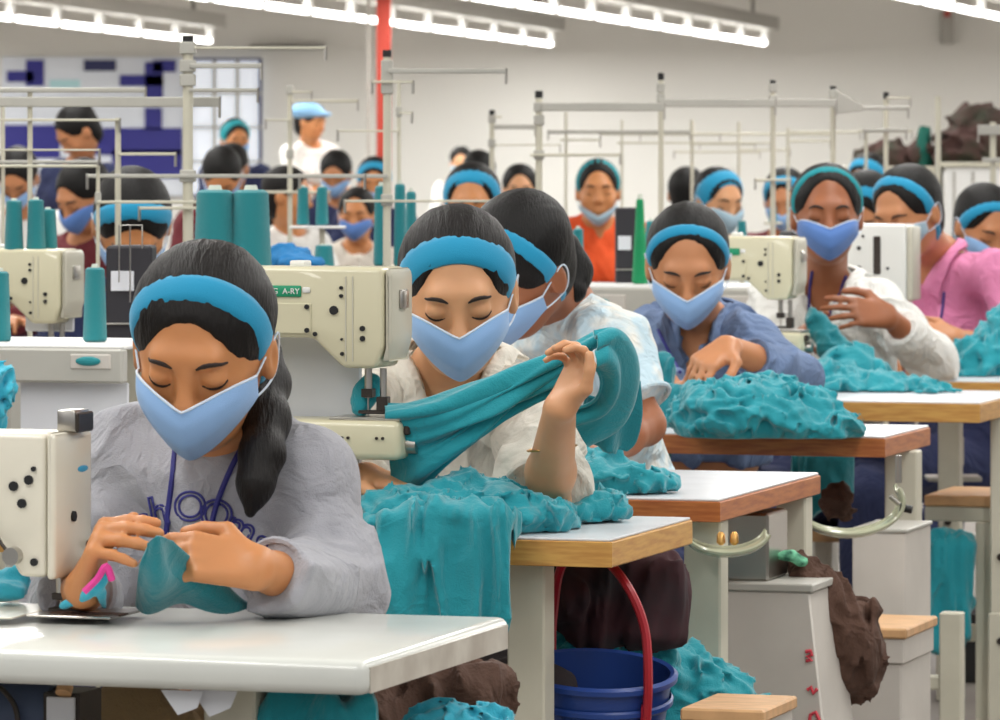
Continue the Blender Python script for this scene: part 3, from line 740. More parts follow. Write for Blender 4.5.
# machine 1
prof = [(-260, 433), (62, 432), (62, 574), (36, 574), (14, 536), (-8, 508), (-190, 508), (-205, 612), (-262, 612)]
m1, q1 = machine('cream sewing machine at the left edge of the front table', 65, 613, 5.64, prof, -.050, .052, M['mach_white'],
    screws=((30, 484, 5.0), (45.5, 477.5, 4.8), (38.5, 501, 4.8), (50.5, 466.5, 2.6), (51, 559, 4.0), (26, 559, 3)), needle=(69, 577, 612), seam=(), wheel=(-.42, .16, .07))
yb = -.050
MB(.005, 3).prism([q1.pt(p) for p in [(63.5, 432), (68, 430), (73, 434), (73, 575), (63.5, 577)]], -.052, .060).build('face_plate', M['mach_white'], m1)
MB(.002, 1).box(q1.x(-3), q1.x(7), yb-.002, yb+.004, q1.z(496), q1.z(463)).build('slot_cover', M['black'], m1)
q = MB().sph((q1.x(73)+.0003, .030, q1.z(470)), .0125, (.10, 1.3, .30)).build('face_badge', M['band'], m1)
MB().cyl((q1.x(73)-.001, .0, q1.z(516)), (q1.x(73)+.003, .0, q1.z(516)), .006, n=12).build('face_screw', M['black'], m1)
MB().cyl((q1.x(73)-.001, .045, q1.z(548)), (q1.x(73)+.005, .045, q1.z(548)), .006, n=12).build('face_screw', M['black'], m1)
MB(.002, 2).box(q1.x(60), q1.x(79), -.01, .035, q1.z(431), q1.z(410)).build('top_knob', M['steel'], m1)
MB(.002, 1).box(q1.x(79), q1.x(83), -.012, .035, q1.z(432), q1.z(412)).build('top_knob_cap', M['darksteel'], m1)
MB().tube([(q1.x(8), -.055, q1.z(520)), (q1.x(20), -.060, q1.z(540)), (q1.x(31), -.055, q1.z(556))], .0022, 6).build('lifting_lever', M['darksteel'], m1)
MB().cyl((q1.x(31), -.064, q1.z(553)), (q1.x(31), -.05, q1.z(553)), .010, n=14).build('lever_pivot', M['steel'], m1)
MB(.001, 1).box(q1.x(44), q1.x(130), -.055, .055, -.0005, .0022).build('bed_plate', M['steel'], m1)
MB(.0005, 1).box(q1.x(58), q1.x(132), -.030, -.006, .001, .0030).build('feed_slot', M['browncloth'], m1)
MB(.001, 1).box(-.44, q1.x(40), -.085, .085, -.0005, .0018).build('bed', M['mach_white'], m1)
# head of worker 1
h1 = Head(P(203, 350, 5.80), 11, 24, -3, 1.0)
NK = P(232, 428, 5.92)
w1, sp1, _ = person('worker in a grey sweatshirt looking down at teal cloth in both hands, nearest the camera', h1, vec(-.285, 6.08, .50), NK, P(308, 476, 5.86), P(138, 462, 5.98), P(338, 592, 5.80), P(70, 606, 5.93),
    P(256, 568, 5.60), P(84, 588, 5.60),
    hL=dict(dr=(-1, -.12, .20), nm_=(-.2, .75, -.65), side=-1, curl=(.35, .42, .5, .6), bend=.42, thumb=.6, sc=.90, spread=.02, thin=1.1),
    hR=dict(dr=P(103, 524, 5.56)-P(84, 588, 5.60), nm_=(1, .0, -.42), side=1, curl=(1.0, 1.1, 1.2, 1.35), bend=.20, thumb=.7, sc=.90, spread=.02, thin=1.1),
    skin=M['skin_gold'], hair=M['hair_brown'], tail=([P(260, 352, 5.90), P(266, 385, 5.88), P(267, 420, 5.82), P(262, 455, 5.77), P(255, 485, 5.75), P(250, 512, 5.74)], [.026, .026, .025, .023, .019, .006]),
    band=M['band'], bandtilt=24, bandw=.034, mask='up', shirt=M['sweat'], cuff=(.80, .80), trousers=M['khaki'], res=.0034, sres=.0045, knees=(vec(-.215, 5.74, .605), vec(-.42, 5.80, .605)), hem=.17, low=.006, fold=.014, foldf=(8, 8, 6), seed=1.0,
    lanyard=[([(176, 436), (173, 470), (168, 512), (165, 548)], 'a'), ([(246, 440), (232, 466), (218, 500), (210, 530)], 'b')])
# lettering across the chest
def on_shirt(prims, yc):
    def f(co):
        n = len(co); O = co.copy().astype(float); D = O-vec(0, 0, CH); D /= np.linalg.norm(D, axis=1, keepdims=True)
        return O, D
    return f
def letter(ch, px, py, size, rot, prims, parent, m, d0=5.3):
    cu_c = P(px, py, d0)
    def pr(co):
        c, s = math.cos(rot), math.sin(rot); X = co[:, 0]*c-co[:, 1]*s; Z = co[:, 0]*s+co[:, 1]*c
        O = np.stack([cu_c[0]+X, np.full(len(co), d0), cu_c[2]+Z], 1); D = O-vec(0, 0, CH); D /= np.linalg.norm(D, axis=1, keepdims=True)
        ts = np.linspace(0, .8, 260); Q = O[:, None, :]+D[:, None, :]*ts[:, None]; S = (sdf_eval(prims[0], Q.reshape(-1, 3))-prims[1](Q.reshape(-1, 3))).reshape(len(co), -1) < .0025
        i = np.where(S.any(1), S.argmax(1), 0); return O+D*(ts[i]+co[:, 2]*.5)[:, None]
    return text_mesh(ch, size, m, parent, (0, 0, 0), project=pr, outline=.0013)
shirt1 = [c for c in w1.children if c.name.startswith('shirt')][0]
for ch, px, py, rt in (('s', 143, 521, .35), ('h', 159, 512, .2), ('O', 190, 508, 0), ('O', 216, 516, -.25), ('m', 241, 528, -.45), ('s', 262, 543, -.6)):
    letter(ch, px, py, .044, rt, sp1, shirt1, M['lanyard'])
# the piece of cloth she holds
rows = [[P(148, 543, 5.52), P(158, 536, 5.51), P(172, 541, 5.54)],
        [P(141, 568, 5.53), P(166, 564, 5.54), P(202, 570, 5.62)],
        [P(138, 588, 5.57), P(180, 586, 5.57), P(232, 590, 5.65)],
        [P(136, 606, 5.62), P(190, 609, 5.62), P(262, 607, 5.67)]]
o = sheet('cloth_piece', rows, M['teal_dark'], None, n=(14, 14), thick=.003, fold=lambda G, u, v: .008*np.sin(u*11+v*3)*np.minimum(1, v*2)); tag(o, 'teal cloth piece held between the fingers of the nearest worker', 'cloth')
o = solid('cloth_strip', chain(bez([P(62, 606, 5.60), P(80, 598, 5.58), P(98, 585, 5.56), P(108, 572, 5.56)], 3), [.006]*10, k=.004)+chain([P(98, 585, 5.56), P(104, 606, 5.60)], [.006, .005], k=.004), .003, M['cyan'], 'thin cyan cloth strip curling beside the needle of the front machine', amp=.002)
mb = MB(); mb.tube([tuple(p) for p in bez([P(84, 592, 5.545), P(98, 578, 5.545), P(106, 566, 5.54), P(112, 580, 5.545)], 4)], .0042, 6); o = mb.build('ribbon', M['pink_ribbon']); tag(o, 'magenta ribbon looped below the fingers next to the needle', 'ribbon')
o = heap('small cyan cloth bundle lying on the table behind the front needle', [(10, 590, 5.74, .026, .03, .016)], .005, M['cyan'], 2.0, amp=.008, worms=3, wr=.008, name='cloth_bundle')
# ================= SECOND ROW =================
t2, d2 = table('sewing table with a yellow wood edge directly behind the front table', 612, 540, 1.2, .43, .038, M['lami_grey'], M['wood'], legs=((-.136, .07, .054, .05), (-1.1, .07, .058, .05)))
def machine_b(label, ax, ay, d, m, logo=True, guard=True, s=1.0, cylbed=True, txt=None):
    """flat-fronted machine; (ax,ay) = needle tip; outline drawn on machine 2 and reused at size s"""
    k = d*s*F/ (6.92*5000.0)/d*6.92
    f = 6.92/d*s
    def T(p): return (ax+(p[0]-378)*f, ay+(p[1]-415)*f)
    prof = [T(p) for p in [(176, 266), (393, 266), (393, 346), (386, 367), (353, 367), (322, 337), (235, 337), (228, 418), (176, 418)]]
    r, q = machine(label, ax, ay, d, prof, -.045*s, .055*s, m, screws=[T(p)+(r_*f,) for p, r_ in (((344, 309), 4.6), ((351.5, 286.5), 1.9), ((351.5, 294.5), 2.0), ((373, 327), 2.8), ((373, 337), 2.8), ((352, 338), 1.3), ((352.5, 352.5), 2.0), ((325, 333), 2.3))],
        plate=T((276, 302))+T((321, 333)), needle=tuple([T((374, 0))[0], T((0, 368))[1], T((0, 414))[1]]), bev=.007*s, wheel=(-.285*s, .15*s, .05*s))
    Y = -.045*s
    def X(v): return q.x(T((v, 0))[0])
    def Z(v): return q.z(T((0, v))[1])
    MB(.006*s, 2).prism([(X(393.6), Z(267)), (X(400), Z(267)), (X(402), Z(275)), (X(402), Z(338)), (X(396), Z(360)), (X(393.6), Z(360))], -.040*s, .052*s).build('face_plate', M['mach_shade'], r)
    MB(.004*s, 2).box(X(402)-.002, X(402)+.006, -.012, .018, Z(308), Z(288)).build('thread_tensioner', M['steel'], r)
    for v in (356, 363): MB().box(X(v)-.0009, X(v)+.0009, Y-.0012, Y+.001, Z(360), Z(275)).build('panel_groove', M['mach_shade'], r)
    MB(.003, 2).box(X(290), X(306), -.01, .02, Z(266)-.002, Z(260)).build('oil_cap', M['mach_pure'], r)
    if logo:
        MB(.002, 2).box(X(226), X(311), Y-.0035, Y+.001, Z(296), Z(284.5)).build('name_plate', M['green'], r)
        MB(.002, 2).box(X(312), X(320), Y-.0025, Y+.001, Z(292), Z(286)).build('name_plate_tab', M['mach_pure'], r)
        if txt: text_mesh(txt, .0115*s, M['white'], r, (X(285), Y-.0042, Z(290.5)), name='lettering')
    if cylbed:
        MB(.010*s, 3).box(X(176), X(408), -.035, .050, Z(459), Z(419)).build('cylinder_bed', m, r)
        MB(.0015, 1).box(X(335), X(407.5), -.030, .045, Z(419)-.001, Z(416.5)).build('throat_plate', M['steel'], r)
        MB().cyl((X(408), -.0, Z(444)), (X(418), -.0, Z(444)), .013*s, n=16).build('bed_knob', M['steel'], r)
        MB(.002, 1).box(X(408), X(414), -.02, .0, Z(434), Z(424)).build('looper_cover', M['darksteel'], r)
        for v in (350, 356, 385, 391): screw(q, X(v), Z(437), -.035, .0022, r, M['darksteel'])
        MB(.01, 2).box(X(176), X(228), -.05, .055, q.z(ay)+(ay-534-(0 if abs(d-6.92) < .1 else 0))*0-.162*s, Z(455)).build('pedestal', m, r)
    return r, q
m2, q2 = machine_b('beige sewing machine with a green name plate in front of the cream shirted worker', 378, 415, 6.96, M['mach'], txt='URUNG  A-RY')
mb = MB(.003, 1).box(-.19, -.045, .060, .066, q2.z(470), q2.z(338)); o = mb.build('cloth_guard', M['paper'], m2)
# cream shirted worker
h2 = Head(P(458, 294, 7.22), -1, 19, 2, 1.02)
w2, sp2, _ = person('worker in a cream shirt pulling a teal garment up with one raised hand', h2, vec(-.09, 7.52, .50), P(452, 372, 7.36), P(532, 405, 7.32), P(372, 408, 7.32), P(546, 505, 7.06), P(352, 505, 7.25),
    P(560, 408, 6.86), P(366, 478, 7.02),
    hL=dict(dr=(.42, .12, .85), nm_=(-.85, -.5, .2), side=1, curl=(1.0, 1.1, 1.2, 1.3), bend=.75, thumb=.6, sc=.86, spread=.16),
    hR=dict(dr=(.5, -.4, -.1), nm_=(0, 0, -1), side=-1, curl=(.2, .3, .4, .5), bend=.4, sc=.95),
    low=.020, skin=M['skin_light'], hair=M['hair_brown'], band=M['band'], bandtilt=33, bandw=.042, mask='up', shirt=M['shirt_white'], sleeve=('short', 'long'), cuff=(.93, .6), trousers=M['darkcloth'],
    res=.004, sres=.005, fold=.012, foldf=(9, 9, 6), seed=4.0, neckcut='v', collar=True, lanyard=[([(414, 372), (410, 400), (404, 425)], 'a')])
mb = MB(); c = P(552, 448, 6.945); mb.tube([tuple(c+vec(.034*math.cos(a), .034*math.sin(a), .004*math.cos(a))) for a in np.linspace(0, 2*PI, 25)], .0016, 6); mb.build('bracelet', M['brass'], w2)
# garment stretched from the needle to the raised hand
def pl(u, amp, n): return amp*np.sin(u*n)
rows = [[P(384, 403, 6.96), P(430, 396, 6.95), P(490, 376, 6.95), P(540, 357, 6.95), P(592, 331, 6.95)],
        [P(386, 416, 6.93), P(432, 413, 6.91), P(492, 394, 6.91), P(546, 370, 6.92), P(598, 346, 6.93)],
        [P(388, 438, 6.95), P(432, 434, 6.93), P(482, 416, 6.92), P(534, 388, 6.93), P(584, 362, 6.94)],
        [P(390, 468, 6.98), P(425, 460, 6.94), P(466, 436, 6.93), P(516, 402, 6.94), P(572, 376, 6.95)],
        [P(392, 497, 7.02), P(414, 497, 6.98), P(444, 474, 6.96), P(494, 424, 6.95), P(562, 388, 6.96)]]
o = sheet('stretched_garment', rows, M['teal'], None, n=(14, 14), thick=.0035, fold=lambda G, u, v: (.009*np.sin(v*19+u*3+1.2*np.sin(u*5))+.004*np.sin(v*41+u*9))*np.minimum(1, .25+u*1.5)); tag(o, 'teal garment stretched from the beige machine needle up to the raised hand', 'garment')
rows = [[P(594, 330, 6.90), P(618, 326, 6.92), P(636, 350, 6.96), P(638, 385, 6.99), P(622, 425, 7.01), P(588, 445, 7.01)],
        [P(598, 348, 6.86), P(612, 344, 6.87), P(622, 362, 6.90), P(620, 392, 6.93), P(604, 414, 6.95), P(572, 424, 6.96)],
        [P(590, 372, 6.87), P(598, 372, 6.88), P(602, 382, 6.90), P(598, 396, 6.92), P(586, 404, 6.94), P(566, 408, 6.95)]]
sheet('thrown_loop', rows, M['teal'], o, n=(10, 12), thick=.003, fold=lambda G, u, v: .008*np.sin(v*14+u*3))
rows = [[P(586, 396, 7.02), P(612, 398, 7.03), P(638, 380, 7.05)], [P(582, 420, 7.03), P(612, 426, 7.04), P(640, 412, 7.06)], [P(588, 440, 7.04), P(612, 450, 7.05), P(634, 438, 7.07)], [P(604, 447, 7.05), P(613, 454, 7.05), P(624, 448, 7.07)]]
sheet('loop_tail', rows, M['teal_dark'], o, n=(8, 10), thick=.003, fold=lambda G, u, v: .006*np.sin(u*11))
o = solid('cloth_scrap', [ell(P(362, 398, 6.99), (.016, .014, .024), None, .01), ell(P(372, 388, 6.99), (.014, .012, .018), None, .01)], .004, M['teal'], 'small teal cloth end bunched behind the needle bar of the beige machine', amp=.005, fr=(30, 30, 20))
# cloth on the table and hanging over its edge
zt = .7615
heap('teal garments heaped on the yellow edged table and reaching to its right end', [(500, 514, 6.95, .10, .10, .030), (430, 518, 6.93, .10, .09, .040), (470, 505, 6.98, .07, .06, .040), (560, 508, 7.12, .09, .07, .020), (600, 502, 7.14, .035, .05, .012), (410, 522, 6.90, .06, .07, .035), (540, 524, 6.98, .055, .07, .018)], .0045, M['teal'], 3.0, fr=(38, 38, 30), amp=.008, worms=60, wr=.0085, floor=zt)
s_ = []
for px, w_ in ((393, .028), (420, .030), (448, .030), (474, .028), (494, .022)):
    s_.append(box(P(px, 566, 6.79), (w_, .026, .085), None, .02, .02)); s_.append(ell(P(px, 522, 6.87), (.038, .060, .018), None, .03))
solid('hanging_garment', s_, .0045, M['teal'], 'teal garment hanging over the front edge of the yellow edged table beside the grey sweatshirt', 'garment', fr=(34, 20, 5), amp=.012, seed=8.0)
tt = MB(.002, 1).box(-.006, .006, -.006, .006, -.004, .004); o = solid('cloth_scrap', [ell(P(378, 512, 6.92), (.020, .018, .011), None, .01)], .004, M['red'], 'small red cloth scrap between the grey sleeve and the teal heap', amp=.003, fr=(40, 40, 40)); tt.bm.free()

# ================= THIRD ROW =================
t3, d3 = table('sewing table with an orange wood edge second behind the front table', 720, 500, 1.0, .66, .034, M['lami_grey'], M['wood_red'], M['wood_red'], legs=((-.040, .07, .058, .05), (-.03, .60, .05, .05), (-.80, .1, .058, .05)), foot=False)
h3 = Head(P(518, 268, 8.35), 48, 38, -16, 1.03)
w3, sp3, _ = person('worker in a pale blue patterned shirt bent sideways behind the cream shirted worker', h3, vec(.25, 8.75, .50), P(560, 306, 8.55), P(610, 345, 8.42), P(530, 335, 8.72), P(645, 425, 8.36), P(520, 440, 8.55),
    P(585, 455, 8.12), P(500, 455, 8.30), skin=M['skin_dark'], hair=M['hair'], tail=([P(560, 250, 8.50), P(572, 272, 8.50), P(574, 290, 8.47)], [.036, .032, .022]),
    band=M['band'], bandtilt=18, bandw=.028, mask='up', shirt=M['shirt_pale'], sleeve=('short', 'short'), cuff=(.74, .8), trousers=M['navy'], res=.0055, fold=.013, foldf=(9, 9, 6), seed=6.0, neckcut='round', lines=True)
heap('teal cloth pile on the orange edged table next to the raised elbow', [(625, 482, 7.70, .060, .05, .022), (600, 470, 7.75, .045, .05, .034), (650, 484, 7.72, .034, .04, .014), (588, 480, 7.7, .03, .04, .03)], .0055, M['teal'], 5.0, fr=(38, 38, 34), amp=.008, worms=26, wr=.0085, floor=zt)

# ================= FOURTH ROW =================
t4, d4 = table('sewing table with an orange wood edge carrying the biggest teal pile', 885, 437, 1.25, .40, .038, M['lami_grey'], M['wood_red'], M['wood_red'], legs=((-.018, .24, .062, .05), (-1.15, .1, .058, .05)), foot=False)
h4 = Head(P(688, 266, 9.95), 3, 24, 0, 1.0)
w4, sp4, _ = person('worker in a denim shirt reaching down over the biggest teal pile', h4, vec(.42, 10.3, .50), P(700, 325, 10.15), P(752, 343, 10.08), P(653, 340, 10.12), P(800, 378, 9.95), P(640, 395, 9.95),
    P(728, 347, 9.72), P(668, 385, 9.75),
    hL=dict(dr=P(700, 366, 9.66)-P(728, 347, 9.72), nm_=(-.3, -.1, -.9), side=1, curl=(.55, .6, .65, .7), bend=.35, thumb=.5, sc=1.0, spread=.15),
    hR=dict(dr=(.3, -.3, -.5), nm_=(1, 0, -.2), side=1, curl=(.3, .4, .5, .6), bend=.4),
    low=.030, skin=M['skin_mid'], hair=M['hair'], band=M['band'], bandtilt=25, bandw=.023, mask='up', maskmat=M['mask_blue'], shirt=M['denim'], cuff=(.66, .8), trousers=M['navy'], res=.0055, fold=.013, foldf=(9, 9, 7), seed=9.0, neckcut='v', collar=True,
    lanyard=[([(658, 330), (668, 350), (680, 372)], 'a')])
heap('biggest teal garment pile, lying on the orange edged table below the denim sleeves', [(735, 420, 9.22, .10, .10, .070), (790, 422, 9.22, .10, .10, .060), (830, 428, 9.22, .055, .08, .034), (705, 418, 9.25, .06, .08, .060), (765, 402, 9.28, .07, .07, .042)], .0048, M['teal'], 7.0, fr=(34, 34, 34), amp=.009, worms=110, wr=.0105, floor=zt)
solid('garment', [box(P(655, 410, 9.62), (.035, .02, .11), None, .015, .02), box(P(675, 420, 9.55), (.035, .02, .07), None, .015, .02)], .007, M['teal_dark'], 'dark teal garment hanging at the left side of the denim worker', 'garment', fr=(24, 20, 6), amp=.010, seed=2.2)

# ================= FIFTH ROW =================
t5, d5 = table('sewing table with a yellow wood edge in front of the white shirted worker', 980, 403, 1.6, .52, .042, M['lami_grey'], M['wood'], legs=((-.0, .25, .048, .05), (-1.5, .1, .058, .05)), foot=False)
h5 = Head(P(827, 216, 11.6), 0, 2, 0, 1.0)
w5, sp5, _ = person('worker in a white shirt sitting upright with one hand across the chest', h5, vec(.80, 11.95, .50), P(827, 288, 11.75), P(878, 303, 11.70), P(776, 303, 11.75), P(934, 362, 11.50), P(765, 372, 11.60),
    P(888, 316, 11.36), P(795, 345, 11.42),
    hL=dict(dr=P(858, 312, 11.33)-P(888, 316, 11.36), nm_=(-.1, .85, -.5), side=-1, curl=(.1, .2, .3, .45), bend=.22, thumb=.4, sc=1.02, spread=.22),
    hR=dict(dr=P(812, 322, 11.32)-P(795, 345, 11.42), nm_=(.6, .2, -.6), side=1, curl=(.9, 1, 1.1, 1.2), bend=.6),
    low=.030, skin=M['skin_dark'], hair=M['hair'], band=M['band_green'], bandtilt=18, bandw=.025, mask='up', maskmat=M['mask_deep'], shirt=M['shirt_pure'], cuff=(.72, .75), trousers=M['navy'], res=.006, fold=.013, foldf=(9, 9, 7), seed=11.0, neckcut='v', collar=True,
    lanyard=[([(812, 272), (809, 295), (809, 316)], 'a'), ([(846, 276), (836, 300), (828, 318)], 'b')])
heap('teal garments spread on the yellow edged table before the white shirted worker', [(850, 392, 11.0, .12, .10, .045), (905, 394, 10.98, .10, .10, .030), (815, 385, 11.05, .09, .08, .060), (850, 375, 11.12, .07, .06, .055), (930, 398, 10.9, .06, .08, .018)], .007, M['teal'], 13.0, fr=(26, 26, 22), amp=.010, worms=34, wr=.012, floor=zt)
o = solid('garment', chain([P(812, 318, 11.27), P(832, 345, 11.25), P(865, 378, 11.2), P(900, 392, 11.15)], [.022, .030, .045, .04], k=.02), .0065, M['teal_dark'], 'teal garment running from the white shirted worker\'s fist down to the table', 'garment', fr=(30, 24, 30), amp=.009, seed=3.1)
m4, q4 = machine_b('beige sewing machine in front of the white shirted worker\'s mask', 787, 329, 11.15, M['mach'], logo=True, s=1.0)
# sixth: pink shirt
h6 = Head(P(908, 214, 12.6), 38, 20, 4, 1.0)
w6, sp6, _ = person('worker in a pink shirt beside the white machine', h6, vec(1.22, 12.95, .50), P(940, 258, 12.76), P(996, 274, 12.6), P(916, 278, 12.9), P(1022, 352, 12.5), P(890, 365, 12.6), P(955, 338, 12.25), P(900, 360, 12.3),
    hL=dict(dr=(-1, -.1, .25), nm_=(0, .5, -.7), side=-1, curl=(.2, .3, .4, .5), bend=.3),
    low=.026, skin=M['skin_mid'], hair=M['hair'], band=M['band'], bandtilt=22, bandw=.032, mask='up', maskmat=M['mask_pale'], shirt=M['pink'], cuff=(.55, .7), trousers=M['navy'], res=.0065, fold=.012, foldf=(9, 9, 7), seed=14.0, neckcut='v', collar=True,
    lanyard=[([(944, 292), (942, 312), (938, 334)], 'a')])
t6, d6 = table('sewing table under the teal pile at the right edge of the frame', 1092, 383, .42, .5, .04, M['lami_grey'], M['wood'], legs=((-.05, .25, .05, .05), (-.38, .25, .05, .05)), foot=False)
heap('tall teal garment pile at the right edge in front of the pink shirt', [(985, 372, 11.75, .09, .08, .090), (960, 385, 11.72, .06, .07, .055), (1010, 362, 11.78, .09, .08, .12)], .007, M['teal'], 17.0, fr=(30, 20, 16), amp=.013, worms=34, wr=.012, floor=zt)
def machine_c(label, cx, cy, d, s=1.0):
    T = lambda p: (cx+p[0]*s, cy+p[1]*s)
    prof = [T(p) for p in [(-70, -64), (28, -64), (28, 12), (22, 20), (4, 20), (-4, -8), (-40, -8), (-44, 34), (-70, 34)]]
    r, q = machine(label, cx+16*s, cy+34*s, d, prof, -.045, .055, M['mach_pure'], screws=[T((-18, -40))+(2.2,), T((-18, -20))+(2.6,), T((-14, -52))+(1.5,), T((10, -20))+(1.5,)], needle=(cx+16*s, cy+18*s, cy+34*s), bev=.007, wheel=(-.26, .16, .06))
    MB(.002, 1).box(q.x(cx-4*s), q.x(cx+3*s), -.049, -.043, q.z(cy-14*s), q.z(cy-52*s)).build('thread_slot', M['darksteel'], r)
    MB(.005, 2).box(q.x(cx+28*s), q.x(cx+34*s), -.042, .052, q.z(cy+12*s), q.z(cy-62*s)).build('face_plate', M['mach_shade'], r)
    MB(.01, 1).box(q.x(cx-66*s), q.x(cx-46*s), -.04, .05, -q.w[2], q.z(cy+34*s)).build('pedestal', M['paint_grey'], r)
    return r
machine_c('white sewing machine between the white shirt and the pink shirt', 882, 288, 12.1)
h7 = Head(P(984, 228, 14.0), -22, 24, -4, 1.0)
person('masked worker cut off by the right frame edge, behind the pink shirt', h7, vec(1.45, 14.3, .50), P(984, 280, 14.15), P(1030, 292, 14.1), P(945, 292, 14.15), P(1040, 345, 14.0), P(935, 345, 14.0), P(1010, 340, 13.7), P(955, 345, 13.7),
    low=.024, skin=M['skin_mid'], hair=M['hair'], band=M['band'], bandtilt=30, bandw=.032, shirt=M['navy'], trousers=M['navy'], res=.009, seed=15.0)
# ================= things under and beside the tables =================
# bucket
def bucket():
    d = 7.08; c = P(590, 668, d); R_ = .110; r = empty('bucket', (c[0], c[1], c[2]-.24), 'blue plastic bucket with a red handle standing among the table legs', 'bucket')
    r.rotation_euler = (math.radians(9), math.radians(2), 0)
    MB().lathe([(R_*.72, 0), (R_*.97, .235), (R_*1.0, .236), (R_*1.045, .236), (R_*1.05, .243), (R_*1.0, .247), (R_*.95, .244), (R_*.70, .008), (.001, .008)], n=48, cap1=False).build('body', M['bucket'], r)
    MB().lathe([(R_*.975, .200), (R_*1.0, .203), (R_*1.0, .209), (R_*.975, .212)], n=48, cap0=False, cap1=False).build('rim_band', M['bucket'], r)
    MB(.003, 1).box(.062, .076, -R_*.80-.008, -R_*.80+.012, .180, .222).build('handle_lug', M['red'], r)
    pts = bez([vec(.070, -R_*.80-.004, .185), vec(.070, -R_*.80-.006, .26), vec(.062, -R_*.8+.01, .33), vec(.035, -.06, .385), vec(.0, 0, .405), vec(-.05, .06, .385), vec(-.062, .10, .30), vec(-.062, .112, .235)], 6)
    MB().tube([tuple(p) for p in pts], .0065, 8).build('handle', M['red'], r)
    return r
bk = bucket()
# upturned crate the bucket stands on
bb = P(590, 668, 7.08); zc = bb[2]-.24
def crate(label, x0, x1, y0, y1, z1, m, top=None, name='crate', cat='crate', z0=0.0, rz=-TH, group=None, red=False):
    c = ((x0+x1)/2, (y0+y1)/2); r = empty(name, (c[0], c[1], z0), label, cat, group, rz); w_, d_ = (x1-x0)/2, (y1-y0)/2
    MB(.004, 1).box(-w_, w_, -d_, d_, 0, z1-z0-(.018 if top else 0)).build('body', m, r)
    if top: MB(.003, 1).box(-w_-.006, w_+.006, -d_-.006, d_+.006, z1-z0-.018, z1-z0).build('lid', top, r)
    return r
crate('dark crate carrying the blue bucket', bb[0]-.07, bb[0]+.11, bb[1]-.10, bb[1]+.12, zc-.004, M['blackmat'])
# stools
def stool(label, px0, px1, pyt, d, D, group='boarded stools between the tables', h=None):
    a = P(px0, pyt, d); b = P(px1, pyt, d); w_ = (b[0]-a[0])/CT; r = empty('stool', (a[0], a[1], 0), label, 'stool', group, -TH); z = a[2]
    MB(.003, 1).box(0, w_, 0, D, z-.018, z).build('seat_board', M['ply'], r)
    MB(.002, 1).box(.006, w_-.006, .006, D-.006, z-.062, z-.018).build('apron', M['carton'], r)
    MB(.003, 1).box(.012, w_-.012, .012, D-.012, .02, z-.062).build('body', M['carton'], r)
    for x in (.03, w_-.03): MB().box(x-.012, x+.012, .02, .044, 0, .02).build('foot', M['darksteel'], r)
    return r
stool('white boxed stool with a plywood seat in front of the red marked cabinet', 680, 762, 708, 6.90, .20)
stool('white boxed stool with a plywood seat right of the brown cloth', 838, 905, 627, 8.75, .26)
# tapered white cabinet with red writing
def cabinet():
    d = 7.9; q = PX(717, 720, d); r = empty('cabinet', (q.w[0], q.w[1], 0), 'white cabinet with red handwritten marks on its slanted side', 'cabinet', None, -TH)
    z = lambda py: CH-(py-HY)*d/F
    MB(.003, 1).prism([(0, .0), (.215, .0), (.150, z(590)), (0, z(590))], 0, .20).build('body', M['carton'], r)
    MB(.002, 1).box(-.004, .156, -.004, .204, z(590), z(582)).build('rim', M['paint_grey'], r)
    # machine motor box of grey steel on top
    MB(.004, 1).box(.002, .076, .03, .16, z(582), z(514)).build('steel_box', M['steel'], r)
    def redmark(px, py, s):
        return q.x(px), z(py), s*d/F
    for k, (px, py, s, pts) in enumerate(((816, 653, 5, [(-.6, .8), (.4, 1), (.7, .2), (-.3, -.1), (.6, -.9), (-.5, -1)]), (822, 688, 5, [(-1, .2), (-.3, .8), (.2, -.4), (1, .5)]), (830, 714, 6, [(-1, -.8), (-.8, .4), (.1, .9), (.6, -.2), (1, -1)]))):
        x, zz, ss = redmark(px, py, s); x = min(x, .215-.065*(zz)/max(.01, z(590))-.012)
        mb = MB(); mb.tube([(x+ss*a, -.0015, zz+ss*b) for a, b in pts], .0032, 6); mb.build('red_mark', M['redink'], r)
    return r
cabinet()
# second white panel cabinet under the orange edged table
def cabinet2():
    d = 9.15; z = lambda py: CH-(py-HY)*d/F; a = P(852, 600, d); r = empty('cabinet', (a[0], a[1], 0), 'tall white board cabinet under the end of the biggest pile\'s table', 'cabinet', None, -TH)
    MB(.003, 1).box(0, .100, 0, .22, 0.0, z(532)).build('body', M['carton'], r)
    MB(.002, 1).box(-.003, .103, -.003, .223, z(532), z(528)).build('rim', M['paint_grey'], r)
cabinet2()
# curved chutes with metal fittings
def chute(label, cx, cy, d, rx, ry, a0, a1, w_=.020):
    c = P(cx, cy, d); r = empty('chute', c, label, 'chute')
    pts = [(rx*math.cos(math.radians(a)), .10*math.sin(math.radians(a))*0-.02, ry*math.sin(math.radians(a))) for a in np.linspace(a0, a1, 24)]
    rows = [[vec(p[0], -.05, p[2]) for p in pts], [vec(p[0]*.98, 0, p[2]-.010) for p in pts], [vec(p[0], .05, p[2]) for p in pts]]
    o = sheet('gutter', rows, M['glassy'], None, n=(3, 1), thick=.003); o.parent = r
    MB().tube([tuple(x) for x in rows[0]], .0035, 6).build('front_lip', M['glassy'], r)
    MB().tube([tuple(x) for x in rows[2]], .0035, 6).build('rear_lip', M['glassy'], r)
    return r, c
r, c = chute('curved clear chute with brass fittings under the nearer orange edged table', 726, 528, 7.55, .064, .034, 190, 350)
for x in (-.008, .012): MB().lathe([(.003, 0), (.007, .004), (.006, .016), (.003, .02)], c=(x, -.01, -.025), n=14).build('brass_fitting', M['brass'], r)
